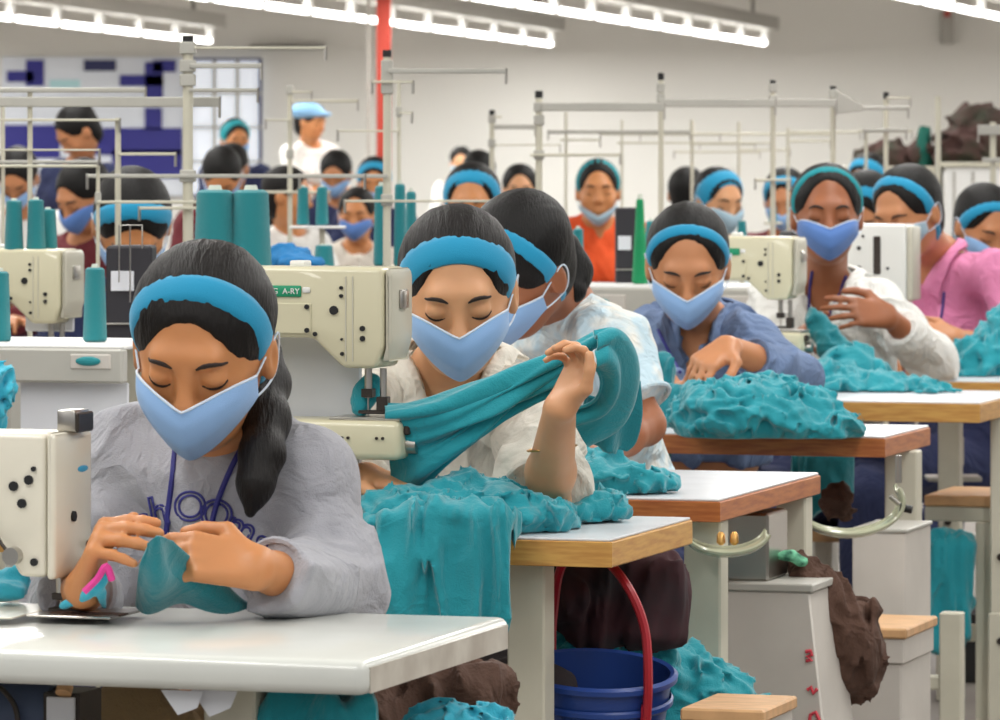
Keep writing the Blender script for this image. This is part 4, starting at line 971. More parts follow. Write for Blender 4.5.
r, c = chute('curved clear chute hanging from the end of the biggest pile\'s table', 848, 500, 8.72, .094, .056, 195, 385)
MB().cyl((.088, -.04, -.010), (.108, -.045, -.014), .007, n=12).build('knob', M['black'], r)
MB().cyl((.070, -.045, .010), (.086, -.045, -.004), .005, n=12).build('bolt', M['steel'], r)
MB().cyl((.088, .0, .03), (.088, .0, .078), .006, n=10).build('hanger', M['steel'], r)
# brown sack
pr = chain(bez([P(800, 566, 8.02), P(818, 600, 8.02), P(838, 640, 8.05), P(850, 672, 8.08)], 3), [.018, .026, .036, .046, .054, .060, .062, .062, .058, .046], k=.02)+chain([P(838, 625, 8.05), P(862, 610, 8.05), P(882, 612, 8.05)], [.03, .018, .008], k=.02)
solid('brown_garment', pr, .005, M['browncloth'], 'brown garment slung between the red marked cabinet and the plywood stool', 'garment', fr=(30, 30, 14), amp=.010, seed=4.4)
solid('cloth_scrap', [ell(P(786, 556, 7.98), (.018, .02, .010), None, .01), ell(P(800, 562, 7.98), (.012, .015, .010), None, .01)], .004, mat('mint_print_cloth', rgb(120, 200, 160), .8, var=.4, vscale=60, col2=rgb(30, 90, 70)), 'mint green printed cloth scrap at the top of the brown garment', amp=.004, fr=(40, 40, 40))
# teal heap on the floor behind the bucket
heap('teal garments heaped high behind the blue bucket', [(590, 655, 7.35, .085, .09, .055), (640, 668, 7.4, .10, .09, .045), (690, 690, 7.42, .085, .08, .035), (600, 650, 7.45, .07, .06, .045), (660, 720, 7.45, .15, .12, .09), (735, 712, 7.5, .06, .06, .02)], .0055, M['teal'], 21.0, fr=(20, 20, 34), amp=.012, worms=30, wr=.009)
g = P(640, 720, 7.45); crate('low dark box under the teal heap behind the bucket', g[0]-.16, g[0]+.14, 7.38, 7.62, g[2]-.03, M['blackmat'])
# dark maroon garment bag under the second table
solid('dark_garment', [box(P(625, 600, 7.28), (.085, .05, .07), None, .03, .02), ell(P(575, 590, 7.25), (.04, .05, .05), None, .03), ell(P(665, 600, 7.30), (.035, .05, .06), None, .02)], .006, mat('dark_maroon_cloth', rgb(64, 34, 40), .9, var=.4, vscale=12, col2=rgb(40, 40, 44)), 'dark maroon garment bundle hanging under the yellow edged table', 'garment', fr=(16, 16, 6), amp=.012, seed=5.0)
# under the front table
solid('garment', [box(P(318, 738, 5.34), (.062, .05, .050), None, .02, .02)], .005, M['teal'], 'teal garment showing under the front table right of its leg', 'garment', fr=(34, 20, 8), amp=.012, seed=6.1)
solid('brown_garment', [box(P(440, 712, 5.85), (.085, .07, .055), None, .03, .02), ell(P(395, 725, 5.8), (.05, .06, .05), None, .02)], .005, M['browncloth'], 'brown checked garment bundle under the right end of the front table', 'garment', fr=(26, 20, 10), amp=.012, seed=6.6)
heap('light cyan garment at the bottom edge under the front table end', [(455, 728, 5.62, .05, .05, .022), (485, 730, 5.62, .03, .04, .018), (432, 728, 5.62, .025, .03, .02)], .005, M['cyan'], 6.9, fr=(34, 34, 34), amp=.010)
# motor with its label
q = P(30, 712, 5.45); r = empty('motor', q, 'blue grey sewing motor with a paper label hanging under the front table', 'motor', None, -TH)
MB().cyl((-.12, 0, 0), (.030, 0, 0), .034, n=28).build('housing', M['motor'], r)
MB().cyl((.030, 0, 0), (.040, 0, 0), .028, n=28).build('end_cap', M['black'], r)
MB(.001, 1).box(.036, .068, -.042, -.036, -.006, .022).build('label_plate', M['paper'], r)
MB(.001, 1).box(.030, .072, -.036, .03, -.012, .026).build('bracket', M['darksteel'], r)
MB().cyl((.056, -.042, .026), (.056, -.036, .034), .009, n=14).build('screw_knob', M['ply'], r)
MB().tube([tuple(v) for v in bez([vec(-.02, -.036, .03), vec(.0, -.042, .01), vec(.006, -.042, -.03)], 5)], .003, 6).build('cable', M['darksteel'], r)
MB().cyl((-.05, 0, .034), (-.05, 0, .080), .012, n=10).build('bracket_arm', M['darksteel'], r)
# papers under the front table
for k, (px, py, sz, lb) in enumerate(((182, 702, .024, 'white paper corner hanging below the front table, left one'), (214, 702, .026, 'white paper corner hanging below the front table, next to its leg'))):
    c = P(px, py, 5.27); o = MB().prism([(-sz, .012), (sz, .012), (sz*.7, -.006), (-.2*sz, -.014-.002*k)], 0, .0012).build('paper', M['paper'], None, c, -TH); tag(o, lb, 'paper')
# blue garment edge above left
# lower bench at the right
def bench():
    d = 10.86; z = lambda py: CH-(py-HY)*d/F; a = P(924, 503, d); r = empty('bench', (a[0], a[1], 0), 'low bench with a pale wood board and white steel frame at the right edge', 'bench', None, -TH)
    MB(.003, 1).box(0, .9, 0, .3, z(506), z(495)).build('seat_board', M['ply'], r)
    MB(.003, 1).box(0, .9, .005, .04, z(521), z(506)).build('rail', M['paint'], r)
    MB(.003, 1).box(0, .9, .26, .295, z(521), z(506)).build('rail', M['paint'], r)
    for x in (.135, .8):
        for y in (.02, .27): MB(.003, 1).box(x-.022, x+.022, y-.018, y+.018, 0, z(521)).build('leg', M['paint'], r)
    MB(.003, 1).box(.06, .9, .10, .13, z(645), z(628)).build('stretcher', M['paint'], r)
bench()
solid('garment', [box(P(945, 592, 10.74), (.056, .04, .125), None, .03, .02), ell(P(950, 555, 10.78), (.04, .05, .05), None, .03), chain([P(955, 600, 10.78), P(972, 603, 10.78)], [.02, .006], k=.01)[0]], .007, M['teal'], 'long teal garment hanging below the low bench at the right', 'garment', fr=(26, 20, 4), amp=.016, seed=8.8)
z = lambda py, d: CH-(py-HY)*d/F
a = P(952, 650, 9.9); r = empty('stand', (a[0], a[1], 0), 'white steel leg frame at the lower right beside the hanging garment', 'stand', None, -TH)
MB(.003, 1).box(-.022, .022, -.02, .02, 0, z(612, 9.9)).build('post', M['paint'], r)
MB(.003, 1).box(-.10, .0, -.01, .02, z(690, 9.9), z(676, 9.9)).build('crossbar', M['paint'], r)
MB(.003, 1).box(-.13, .05, -.03, .2, .0, .03).build('foot', M['paint'], r)
a = P(982, 650, 12.2); crate('black box on the floor at the lower right', a[0]-.06, a[0]+.05, 12.1, 12.3, .17, M['black'], rz=0, name='box', cat='box')
# white boards seen in the dark below the white shirted worker's table
a = P(955, 478, 11.9); r = empty('foot_pedal_tray', a, 'white metal tray in the dark below the white shirted worker', 'tray', None, 0)
MB(.003, 1).box(-.07, .06, -.05, .05, -.006, .006).build('tray', M['paint_grey'], r)
MB(.003, 1).box(-.02, .02, -.02, .02, .03, .10).build('motor_box', M['carton'], r)
MB(.003, 1).box(-.004, .004, .01, .02, .0, .2).build('hanger', M['darksteel'], r)
q = P(8, 522, 6.98); o = MB(.002, 1).box(-.05, .028, -.03, .03, 0, .03).build('paper_pad', M['paper'], None, (q[0], q[1], .762), -TH); tag(o, 'white paper pad on the table seen under the front machine arm', 'paper pad')
q = P(-2, 402, 7.6); o = heap('teal cloth at the left frame edge beside the white panel', [(-2, 402, 8.0, .02, .03, .045), (-2, 380, 8.0, .02, .03, .03)], .005, M['cyan'], 9.5, fr=(34, 34, 34), amp=.010, name='hanging_cloth')

solid('garment', [box(P(822, 478, 9.75), (.055, .03, .06), None, .02, .02), ell(P(800, 500, 9.75), (.03, .03, .04), None, .03)], .007, M['teal_dark'], 'teal garment bundled in the dark under the biggest pile\'s table', 'garment', fr=(26, 20, 8), amp=.012, seed=9.9)
solid('brown_garment', [ell(P(838, 502, 9.6), (.035, .03, .035), None, .02)], .006, M['browncloth'], 'small brown bundle above the curved chute under the biggest pile\'s table', 'garment', fr=(40, 40, 40), amp=.010, seed=9.2)

# seats of the nearer workers
def seat(label, x, y, z):
    r = empty('work_stool', (x, y, 0), label, 'stool', 'plain work stools under the seated workers')
    MB(.006, 2).cyl((0, 0, z-.03), (0, 0, z), .15, n=32).build('seat', M['ply'], r)
    for a in (45, 135, 225, 315):
        c, s_ = math.cos(math.radians(a)), math.sin(math.radians(a)); MB().cyl((c*.16, s_*.16, 0), (c*.10, s_*.10, z-.03), .012, n=10).build('leg', M['paint_grey'], r)
    MB().tube([(.135*math.cos(t), .135*math.sin(t), .16) for t in np.linspace(0, 2*PI, 25)], .007, 6).build('ring', M['paint_grey'], r)
for x, y in ((-.285, 6.11), (-.09, 7.55), (.25, 8.78), (.42, 10.33), (.80, 11.98)):
    seat('plain round work stool with a wooden seat under a seated worker', x, y, .392)
# ================= trays, cones, poles, far workers =================
def tray_stand(label, px0, px1, pyt, d, panel=(12, 70), m=None):
    a = P(px0, pyt, d); b = P(px1, pyt, d); w_ = (b[0]-a[0])/CT; k = d/F; r = empty('tray_stand', (a[0], a[1], 0), label, 'tray stand', None, -TH); z = a[2]
    MB(.003, 1).box(0, w_, 0, .30, z-.008, z).build('tray', M['white'], r)
    MB(.004, 1).box(.0, w_, -.006, .02, z-38*k, z-.006).build('front_rail', M['paint_grey'], r)
    for x in (.12, .72): 
        MB(.002, 1).box(w_*x, w_*(x+.22), -.009, -.004, z-24*k, z-9*k).build('recess', M['carton'], r)
        MB(.002, 1).sph((w_*(x+.1), -.010, z-16*k), .014, (1.6, .3, .55)).build('thread_end', M['thread'], r)
    MB(.002, 1).box(w_*panel[0]/100, w_-.004, .03, .036, z-120*k, z-38*k).build('panel', M['paper'], r)
    for x in (.03, w_-.03): MB(.003, 1).box(x-.02, x+.02, .12, .16, 0, z-.008).build('leg', M['paint'], r)
    return r
tray_stand('white thread tray stand at the left edge with a pale panel below', -60, 128, 343, 8.3, (40, 0))
tray_stand('white thread tray stand behind the denim worker', 556, 762, 285, 12.4, (2, 0))
# left machine above the tray stand, with three cones on top
m6, q6 = machine_b('smaller beige sewing machine at the left above the tray stand', 58, 358, 9.45, M['mach'], logo=False, cylbed=False)
MB(.002, 1).box(q6.x(20), q6.x(70), .02, .026, q6.z(332), q6.z(306)).build('cloth_guard', M['paper'], m6)
MB(.004, 1).box(q6.x(0), q6.x(80), -.06, .09, q6.z(366), q6.z(358)).build('bed', M['mach_white'], m6)
MB(.02, 1).box(q6.x(10), q6.x(50), -.05, .05, -q6.w[2], q6.z(366)).build('pedestal', M['paint_grey'], m6)
cg = 'teal thread cones standing around the room'
def C(*a, **k): return cone(*a, **k)
C('teal thread cone standing on the left tray beside the black box', 95, 342, 8.35, 24, 78, group=None)
C('teal thread cone cut by the left frame edge on the tray', 0, 342, 8.38, 22, 74)
for px, h, l in ((14, 53, 'leftmost of the three teal cones on top of the left machine'), (36, 54, 'middle one of the three teal cones on top of the left machine'), (48, 44, 'rightmost of the three teal cones on top of the left machine')):
    C(l, px, 251, 9.45+(.06 if px == 48 else 0), 19, h)
for px, l, w_ in ((215, 'big teal thread cone above the nearest worker, left of the pair', 40), (251, 'big teal thread cone above the nearest worker, right of the pair', 38)):
    C(l, px, 292, 8.9, w_+5, 107)
sh = P(234, 292, 8.9); r = empty('cone_shelf', (sh[0], sh[1], 0), 'white shelf under the big teal cones behind the nearest worker', 'shelf', None, 0)
MB(.003, 1).box(-.11, .11, -.06, .06, sh[2]-.012, sh[2]).build('shelf_board', M['paint'], r); MB(.002, 1).box(-.015, .015, -.015, .015, 0, sh[2]-.012).build('post', M['paint'], r)
MB(.01, 1).box(-.12, .12, -.10, .10, 0, .03).build('foot', M['paint'], r)
# black panel with white label
def black_box(label, x0, x1, y0, y1, d, lx0, lx1, ly0, ly1):
    a = P(x0, y1, d); b = P(x1, y0, d); r = empty('control_box', a, label, 'control box'); w_ = b[0]-a[0]; h_ = b[2]-a[2]; k = d/F
    MB(.004, 1).box(0, w_, 0, .12, 0, h_).build('casing', M['blackmat'], r)
    MB(.001, 1).box((lx0-x0)*k, (lx1-x0)*k, -.004, .001, (y1-ly1)*k, (y1-ly0)*k).build('label_plate', M['paper'], r)
    MB(.001, 1).box(0, w_, -.006, .001, h_*.18, h_*.20).build('trim_line', M['steel'], r)
    MB(.003, 1).box(w_/2-.015, w_/2+.015, .04, .07, -a[2], 0).build('post', M['paint'], r)
    MB(.003, 1).box(w_/2-.06, w_/2+.06, -.02, .12, -a[2], -a[2]+.02).build('foot', M['paint'], r)
    return r
r = black_box('black control box with a white label behind the nearest worker', 106, 152, 246, 342, 8.75, 111, 134, 271, 291)
k = 8.75/F
mb = MB(); mb.tube([(14*k, -.02, 60*k), (14*k, -.02, 117*k), (37*k, -.02, 117*k), (37*k, -.02, 94*k)], .0014, 5); mb.build('wire_guide', M['steel'], r)
MB().tube([(25*k, -.02, 40*k), (25*k, -.02, 117*k)], .0014, 5).build('wire_guide', M['steel'], r)
black_box('black control box with a white label beside the green thread cone', 616, 642, 208, 284, 12.6, 618, 631, 236, 250)
C('green thread cone standing tall left of the denim worker', 640, 284, 12.38, 16, 90, m=M['thread_green'], sh='taper')
C('slim teal thread cone in front of the orange vest', 578, 284, 12.45, 13, 58)
C('teal thread cone standing just behind the green cone', 651, 284, 12.52, 13, 66)
for px, l in ((303, 'left cone of the teal pair on the small plate stand'), (322, 'right cone of the teal pair on the small plate stand')): C(l, px, 225, 12.0, 13, 40)
a = P(318, 226, 12.0); r = empty('plate_stand', (a[0], a[1], 0), 'small white plate stand carrying two teal cones', 'stand')
MB(.002, 1).box(-.068, .066, -.04, .04, a[2]-.006, a[2]).build('plate', M['white'], r); MB().cyl((.01, 0, 0), (.01, 0, a[2]-.006), .007, n=10).build('post', M['paint'], r)
MB().cyl((.01, 0, 0), (.01, 0, .02), .10, n=20).build('foot', M['paint'], r)
C('squat teal thread cone in front of the plate stand', 324, 268, 11.4, 21, 24)
a = P(324, 268, 11.4); r = empty('cone_shelf', (a[0], a[1], 0), 'small shelf post under the squat teal cone', 'shelf'); MB(.002, 1).box(-.04, .04, -.03, .03, a[2]-.01, a[2]).build('shelf_board', M['paint'], r); MB().cyl((0, 0, 0), (0, 0, a[2]-.01), .008, n=10).build('post', M['paint'], r); MB().cyl((0, 0, 0), (0, 0, .02), .08, n=20).build('foot', M['paint'], r)
for px, w_, h, l in ((381, 15, 84, 'teal thread cone directly left of the tall pole with the black cap'), (400, 13, 86, 'teal thread cone directly right of the tall pole with the black cap'), (411, 12, 78, 'teal cone behind the cone right of the tall pole')): C(l, px, 266, 10.6+(.2 if px == 411 else 0), w_, h)
a = P(398, 266, 10.65); r = empty('cone_shelf', (a[0], a[1], 0), 'shelf under the three teal cones at the tall capped pole', 'shelf'); MB(.002, 1).box(-.055, .05, -.04, .14, a[2]-.01, a[2]).build('shelf_board', M['paint'], r); MB(.002, 1).box(-.015, .015, -.015, .015, 0, a[2]-.01).build('post', M['paint'], r); MB(.01, 1).box(-.10, .10, -.10, .10, 0, .03).build('foot', M['paint'], r)
for px, yb, d_, w_, h, l in ((773, 222, 17.0, 8, 17, 'tiny teal cone left of the white shirted worker'), (742, 236, 15, 10, 16, 'tiny teal cone above the second beige machine'), (561, 262, 14, 10, 40, 'teal cone beside the black ponytail'), ):
    C(l, px, yb, d_, w_, h)
    a = P(px, yb, d_); r = empty('cone_shelf', (a[0], a[1], 0), 'thin post shelf under the '+l.split(',')[0], 'shelf'); MB(.002, 1).box(-.03, .03, -.03, .03, a[2]-.008, a[2]).build('shelf_board', M['paint'], r); MB().cyl((0, 0, 0), (0, 0, a[2]-.008), .008, n=10).build('post', M['paint'], r); MB().cyl((0, 0, 0), (0, 0, .02), .08, n=16).build('foot', M['paint'], r)
# ---- thread stand poles
def pole(label, px, pyt, d, w, arms=(), cap=True, clamps=(), m=None, zb=None, group=None):
    """arms = (x0,x1,y,h px)"""
    a = P(px, pyt, d); k = d/F; r = empty('thread_stand', (a[0], a[1], 0), label, 'thread stand', group); z = a[2]; R_ = w*k/2; m = m or M['paint']
    MB().cyl((0, 0, 0), (0, 0, z-(6*k if cap else 0)), R_, n=14).build('pole', m, r)
    if cap: MB(.002, 1).cyl((0, 0, z-7*k), (0, 0, z), R_*1.15, n=14).build('cap', M['black'], r)
    for y in clamps: MB(.002, 1).box(-R_*1.5, R_*1.5, -R_*1.5, R_*1.5, z-(y-pyt)*k-.012, z-(y-pyt)*k+.012).build('clamp', M['paint_grey'], r)
    for x0, x1, y, h in arms:
        zz = z-(y-pyt)*k; MB(min(.002, h*k*.2), 1).box((x0-px)*k, (x1-px)*k, -R_-.012, -R_, zz-h*k/2, zz+h*k/2).build('arm', M['paint_grey'] if h > 3 else M['paint'], r)
        for e in (x0, x1):
            if abs(e-px) > 12: MB().tube([((e-px)*k, -R_-.006, zz+h*k/2+.001), ((e-px)*k, -R_-.006, zz-h*k/2-.022)], .003, 6).build('thread_guide', M['steel'], r)
    MB(.004, 1).box(-.07, .07, -.06, .06, 0, .025).build('foot', M['paint_grey'], r)
    return r
pole('thick cream pole with a black cap beside the window, left side', 188, 36, 9.8, 10.5, arms=((195, 326, 48, 2.2), (190, 262, 66, 5), (190, 258, 90, 3.5), (88, 365, 176, 4), (140, 240, 208, 3)), clamps=(48, 66, 80, 176))
pole('left cream pole of the rail frame at the left edge', 30, 92, 9.9, 5.2, arms=((-20, 146, 90, 5), (-20, 220, 102, 10), (-20, 120, 120, 2.5)), cap=False)
pole('middle cream pole of the rail frame at the left', 118, 118, 9.9, 6.0, arms=((-20, 100, 150, 2), (118, 176, 154, 3)), cap=False)
pole('thin cream pole at the very left edge', 3, 100, 10.9, 4, arms=((-20, 98, 162, 3.5),), cap=False)
pole('thin white pole holding a clamp above the left worker\'s head', 98, 166, 9.62, 4, arms=((-20, 98, 166, 3), (98, 200, 202, 3)), cap=False, clamps=(198,))
pole('slim pole with a small hook top left of the blue cap', 290, 86, 13.0, 5, arms=((292, 358, 101, 3), (292, 312, 92, 2), (266, 292, 120, 2), (250, 330, 192, 3)), clamps=(90, 154))
pole('tall cream pole with a black cap in front of the red column', 387, 50, 10.2, 8, arms=((388, 506, 71, 5), (372, 413, 82, 2.5), (345, 505, 201, 2.5), (300, 388, 176, 4)), clamps=(66, 76, 88, 200))
pole('thin pole right behind the tall capped pole', 399, 80, 11.6, 4, arms=((399, 412, 113, 2), (338, 399, 131, 2)), cap=False, clamps=(112,))
pole('slim pole with two arms left of the long rail', 492, 110, 15.5, 5, arms=((494, 535, 127, 4.5), (494, 560, 145, 1.5), (494, 502, 117, 2)), clamps=(119, 143))
pole('pole with a black cap at the left end of the long rail', 539, 91, 13.0, 7, arms=((541, 664, 107, 8.5), (530, 620, 155, 3)), clamps=(107, 120, 155))
pole('pole with a black cap in the middle of the long rail', 661, 73, 13.2, 5.5, arms=((659, 775, 103, 8),), clamps=(88, 98))
pole('pole with a black cap right of the long rail middle', 773, 80, 13.4, 5.5, arms=((770, 836, 103, 8), (755, 790, 180, 3)), clamps=(88, 100))
pole('pole holding the fan shaped end of the long rail', 833, 86, 13.6, 5.5, arms=((833, 908, 108, 4),), clamps=(94,))
fan = PX(833, 108, 13.6, 0.0); o = MB(.002, 1).prism([fan.pt(p) for p in [(835, 90), (862, 105), (862, 111), (835, 114)]], -.045, -.035).build('fan_bracket', M['paint_grey'], None, fan.w); tag(o, 'fan shaped grey bracket at the right end of the long rail', 'bracket')
pole('thin pole between the fan bracket and the brown heap', 886, 92, 13.9, 5, arms=((886, 910, 98, 2), (864, 906, 130, 3.5)), clamps=())
pole('bright cream pole without a cap before the brown heap', 938, 96, 15.5, 6, arms=(), cap=False)
pole('cream pole near the right frame edge with a cross arm', 993, 122, 15.6, 6, arms=((982, 1012, 160, 5), (978, 1010, 130, 10)), cap=False)
pole('thin distant pole left of the orange vest worker\'s head', 566, 112, 17.0, 3, arms=((548, 690, 132, 3.5), (560, 600, 140, 2)), cap=False)
pole('thin distant pole right of the orange vest worker\'s head', 622, 120, 17.5, 2.5, arms=((600, 720, 134, 2.5), (617, 770, 143, 2)), cap=False)
pole('thin distant pole above the worker with the cap like band', 692, 120, 18.7, 3.5, arms=((640, 834, 134, 3), (690, 755, 144, 2), (674, 760, 152, 2)), cap=False)
pole('thin distant pole with a pink tinted top', 739, 122, 20.3, 3, arms=((700, 750, 143, 2), (739, 790, 150, 2)), cap=False)
pole('thin distant pole with two arms beside the long rail pole', 788, 128, 18.0, 3, arms=((788, 830, 141, 2.5), (788, 860, 132, 2.5)), cap=False)
pole('short distant pole below the fan bracket', 866, 128, 16.5, 3.5, arms=((858, 912, 131, 2.5),), cap=False)
# ---- the far wall: window, notice boards, column, pipe
def wpx(x0, x1, y0, y1, d, t, m, name, label=None, cat=None, parent=None, kind=None):
    a = P(x0, y1, d); b = P(x1, y0, d); o = MB().box(a[0], b[0], d-t, d, a[2], b[2]).build(name, m, parent, smooth=False)
    if label: tag(o, label, cat)
    if kind: o['kind'] = kind
    return o
DB = DW-.02
WF = mat('navy_window_frame', rgb(46, 50, 96), .5)
WG = mat('bright_window_glass', rgb(226, 232, 242), .3, emit=.45)
wn = wpx(190, 262, 60, 196, DB, .05, WG, 'window_1', kind='structure')
for x in (188, 213, 236, 259): wpx(x, x+3.2, 58, 198, DB-.05, .06, WF if x > 250 or x < 190 else M['paint_grey'], 'window_mullion', parent=wn)
for y in (58, 92, 126, 160, 194): wpx(190, 262, y, y+2.5, DB-.052, .06, M['paint_grey'] if y not in (58, 194) else WF, 'window_bar', parent=wn)
wb = wpx(2, 190, 57, 196, DB, .05, mat('white_panel', rgb(222, 228, 238), .5), 'wall_board', 'large board of white and dark blue panels on the far wall', 'board')
NB = mat('dark_blue_panel', rgb(30, 28, 128), .5); NB2 = mat('navy_panel', rgb(28, 34, 84), .5); CY = mat('pale_cyan_panel', rgb(178, 220, 226), .5)
for (x0, x1, y0, y1, mm) in ((26, 44, 60, 86, NB), (7, 34, 71, 82, NB), (84, 116, 60, 71, NB2), (120, 163, 75, 86, NB), (145, 163, 62, 100, NB), (153, 176, 60, 72, NB), (50, 80, 80, 88, CY), (4, 60, 125, 158, NB), (88, 182, 128, 155, NB), (145, 162, 108, 130, NB), (112, 182, 150, 178, NB)):
    wpx(x0, x1, y0, y1, DB-.05, .02, mm, 'blue_panel' if mm is not CY else 'cyan_panel', parent=wb)
co = wpx(377, 391, -60, 364.9, 30, .12, M['redcol'], 'red_column', 'red oxide steel column standing in the hall behind the tall capped pole', 'column')
wpx(367, 370, -60, 362, 30.4, .03, M['paint_grey'], 'drain_pipe', 'thin grey pipe running up left of the red column', 'pipe')
for z_ in (40, 120): pass
o = wpx(941, 953, 12, 44, DB, .10, M['rail_l'], 'wall_lamp', 'small grey fitting with a red tip high on the far wall', 'wall fitting'); wpx(944, 950, 11, 17, DB-.1, .03, M['redcol'], 'red_tip', parent=o)
wpx(250, 325, 45, 49, DB, .12, M['rail'], 'wall_conduit', 'grey conduit on the far wall right of the window', 'conduit')
# ---- shelf with brown heap at the right
sf = empty('storage_shelf', (P(930, 170, 24)[0], 24, 0), 'white shelf unit below the dark brown garment heap at the far right', 'shelf')
k = 24/F; zt_ = CH-(162-HY)*k; zt2 = CH-(167-HY)*k
MB(.004, 1).box(.03, .9, -.3, .3, zt2, zt_).build('shelf_board', M['paint'], sf)
MB(.004, 1).box(.05, .9, -.28, .28, .1, zt2-.002).build('cabinet_body', M['white'], sf)
for x in (.09, .18, .27, .36, .45, .6): MB(.002, 1).box(x-.006, x+.006, -.288, -.28, .12, zt2-.02).build('door_gap_strip', M['paint_grey'], sf)
BR = mat('dark_brown_garments', rgb(84, 60, 56), .9, var=.4, vscale=10, col2=rgb(60, 62, 50))
heap('dark brown garment heap on the white shelf unit, tall right part', [(975, 138, 23.9, .16, .14, .13), (1000, 135, 23.9, .12, .14, .12), (955, 150, 23.9, .10, .12, .07), (975, 118, 23.9, .10, .1, .06)], .014, BR, 31.0, fr=(10, 10, 10), amp=.04)
heap('lower brown garment heap on the far shelf left of the cream pole', [(895, 155, 24.0, .11, .12, .065), (920, 152, 24.0, .09, .12, .08), (868, 158, 24.0, .06, .1, .04)], .014, BR, 33.0, fr=(10, 10, 10), amp=.035)
sfb = empty('storage_shelf', (P(886, 172, 24.2)[0], 24.05, 0), 'low white shelf under the smaller brown heap', 'shelf'); MB(.004, 1).box(-.22, .235, -.2, .2, .1, CH-(166-HY)*24.2/F).build('cabinet_body', M['paint'], sfb)
heap('dark green cloth bundle on the far shelf beside the cream pole', [(924, 150, 23.95, .035, .05, .11)], .012, mat('green_cloth', rgb(24, 96, 84), .9), 35.0, fr=(14, 14, 10), amp=.02)
# ---- far workers
def far(label, px, py, s, yaw, pitch, skin='skin_mid', band=None, mask='up', shirt='shirt_white', hair='hair', style='back', nc='round', maskm='mask_blue', tilt=25, bw=.03, low=.01, dx=0, stand=False, nd=.15, roll=0, tail=None, tp=None, res=None):
    """s = pixels per metre there"""
    d = F/s; h = Head(P(px, py, d), yaw, pitch, roll, 1.0); c = h.c
    nk = c+vec(dx*.04, .09, -nd); hw = .145
    pz = .95 if stand else .52
    pel = vec(nk[0]+dx*.02, nk[1]+.10, min(pz, nk[2]-.38)); 
    y = math.radians(yaw*.6 if abs(yaw) < 100 else yaw); L = vec(math.cos(y), -math.sin(y), 0); f_ = vec(-math.sin(y), -math.cos(y), 0)
    SLp = nk+L*hw-vec(0, 0, .045); SRp = nk-L*hw-vec(0, 0, .045); ELp = SLp+L*.06+f_*.06-vec(0, 0, .24); ERp = SRp-L*.06+f_*.06-vec(0, 0, .24)
    WLp = ELp+f_*.20-L*.08+vec(0, 0, .02); WRp = ERp+f_*.20+L*.08+vec(0, 0, .02)
    kn = None
    if stand: kn = (vec(pel[0]+.09, pel[1], .48), vec(pel[0]-.09, pel[1], .48))
    return person(label, h, pel, nk, SLp, SRp, ELp, ERp, WLp, WRp, skin=M[skin], hair=M[hair], style=style, tail=tail, band=M[band] if band else None, bandtilt=tilt, bandw=bw, mask=mask, maskmat=M[maskm], shirt=M[shirt],
                  trousers=M['navy'], res=res or max(.009, min(.014, 3.0/s)), seed=px*.1, low=low, knees=kn, fold=.008, neckcut=nc)
far('worker with an orange vest and the mask pulled below the chin', 598, 192, 268, 0, 2, 'skin_gold', 'band_green', 'down', 'orange', tilt=14, bw=.05, low=.02, nc='v', style='short', maskm='mask_pale', res=.0085, nd=.115)
# vest opening: maroon undershirt strip and white front
far('worker with a broad cap like teal band turned towards the right', 719, 202, 285, -28, 12, 'skin_light', 'band', 'up', 'shirt_pale', maskm='mask_pale', tilt=20, bw=.075, low=.02)
far('worker seen from behind whose dark hair shows left of the cap like band', 687, 195, 235, 180, 0, 'skin_mid', None, None, 'blue_cloth')
far('worker with a wide teal band whose forehead shows above the cream worker', 472, 205, 345, 5, 10, 'skin_gold', 'band', 'up', 'shirt_white', tilt=26, bw=.05, low=.03)
far('bare headed worker between the wide teal band and the first rail pole', 520, 190, 215, 0, 6, 'skin_light', None, 'up', 'maroon', maskm='mask_pale', low=.02)
far('worker with a small black cap and white collar far behind at the centre', 461, 163, 140, 0, 8, 'skin_light', None, 'up', 'shirt_pure', maskm='mask_pale')
far('worker with dark hair just behind the wide teal band', 479, 175, 200, 0, 20, 'skin_mid', None, 'up', 'navy')
far('worker in a pale shirt with a deep blue mask beside the tall capped pole', 357, 216, 232, 8, 6, 'skin_gold', None, 'up', 'shirt_white', maskm='mask_deep', style='short', low=.03, res=.009)
far('worker with a teal band half hidden by the tall capped pole', 374, 182, 205, 0, 15, 'skin_gold', 'band', 'up', 'navy', tilt=25, bw=.06)
far('worker with black hair left of the tall capped pole', 336, 174, 195, 10, 25, 'skin_mid', None, 'up', 'navy')
far('worker with long brown hair and white blouse turned to the right', 288, 196, 250, -70, 5, 'skin_gold', None, None, 'shirt_pure', hair='hair_brown', tail=([P(280, 205, 20.2), P(274, 222, 20.2), P(272, 236, 20.2)], [.06, .05, .03]))
far('standing person in a light blue cap facing right', 310, 122, 165, -60, 10, 'skin_gold', None, None, 'shirt_pure', stand=True, hair='hair_brown')
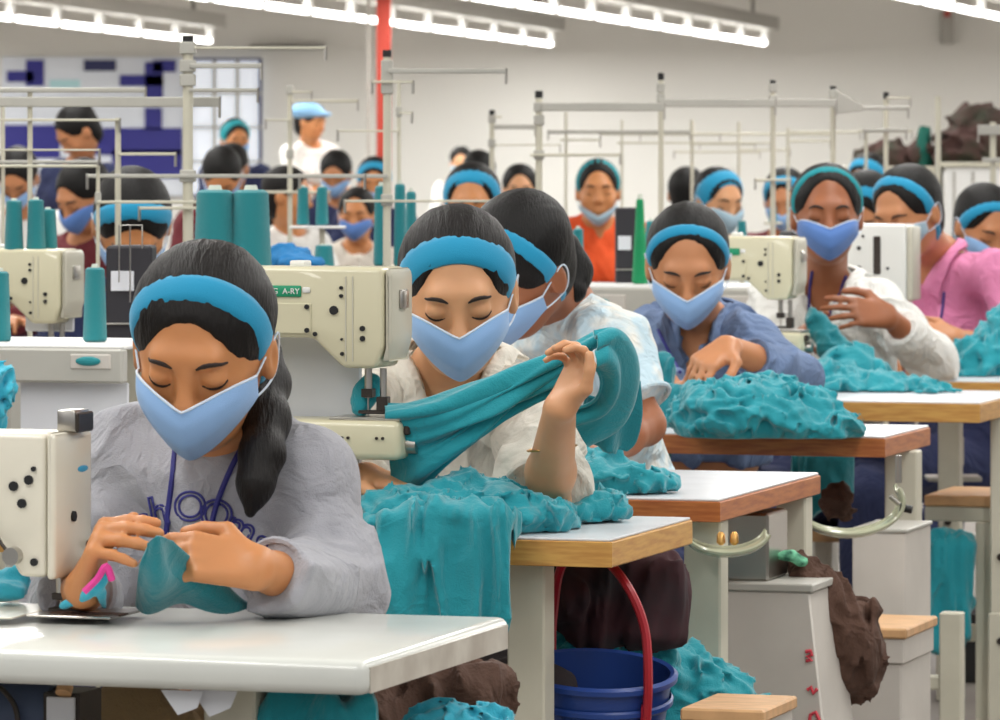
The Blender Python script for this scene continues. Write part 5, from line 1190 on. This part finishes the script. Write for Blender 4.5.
cp_ = P(307, 111, 5000/165-.0); o = solid('cap', [ell(cp_, (.105, .12, .055), None, .02), ell(cp_+vec(.07, -.02, -.02), (.08, .08, .018), None, .02)], .010, mat('light_blue_cap_cloth', rgb(140, 190, 232), .8), 'light blue cloth cap worn by the standing person', 'cap', amp=0)
far('worker with a green band in front of the bright window', 235, 140, 180, -20, 10, 'skin_gold', 'band_green', 'up', 'navy', tilt=20, bw=.07)
far('worker with black hair below the green band at the window', 232, 168, 200, 20, 30, 'skin_gold', None, 'up', 'browncloth')
far('worker with black hair and a light shirt near the window corner', 222, 176, 240, 0, 45, 'skin_gold', None, 'up', 'maroon')
far('worker with a teal band looking down behind the left machine', 132, 226, 468, -8, 46, 'skin_gold', 'band', 'up', 'navy', tilt=26, bw=.04, low=.0, res=.007)
far('worker in dark red with a blue mask left of the teal banded head', 84, 196, 300, 45, 30, 'skin_mid', None, 'up', 'maroon', maskm='mask_deep', res=.008)
far('standing worker in a blue shirt bending before the blue board', 78, 132, 230, 60, 40, 'skin_mid', None, None, 'navy', stand=True)
far('worker with black hair at the left edge below the rail frame', 18, 178, 250, 10, 40, 'skin_mid', None, 'up', 'shirt_pure')
far('worker with a teal band partly behind the white shirted worker', 785, 200, 260, 10, 20, 'skin_mid', 'band', 'up', 'maroon', tilt=25, bw=.05)
far('worker with a cyan band between the white and pink shirted workers', 868, 182, 235, 30, 15, 'skin_mid', 'band', 'up', 'shirt_pale', tilt=25, bw=.06)
far('worker with dark hair and teal band left of the pink shirted worker', 866, 212, 330, 20, 35, 'skin_mid', 'band', 'up', 'blue_cloth', tilt=20, bw=.05)
heap('blue cloth bundle beside the squat teal cone', [(288, 258, 11.0, .05, .05, .03), (300, 264, 10.9, .05, .05, .022)], .007, M['blue_cloth'], 41.0, fr=(20, 20, 20), amp=.01)
a = P(292, 272, 11.0); crate('white box under the blue cloth bundle', a[0]-.08, a[0]+.08, 10.9, 11.1, a[2]+.012, M['carton'], rz=0, name='box', cat='box')
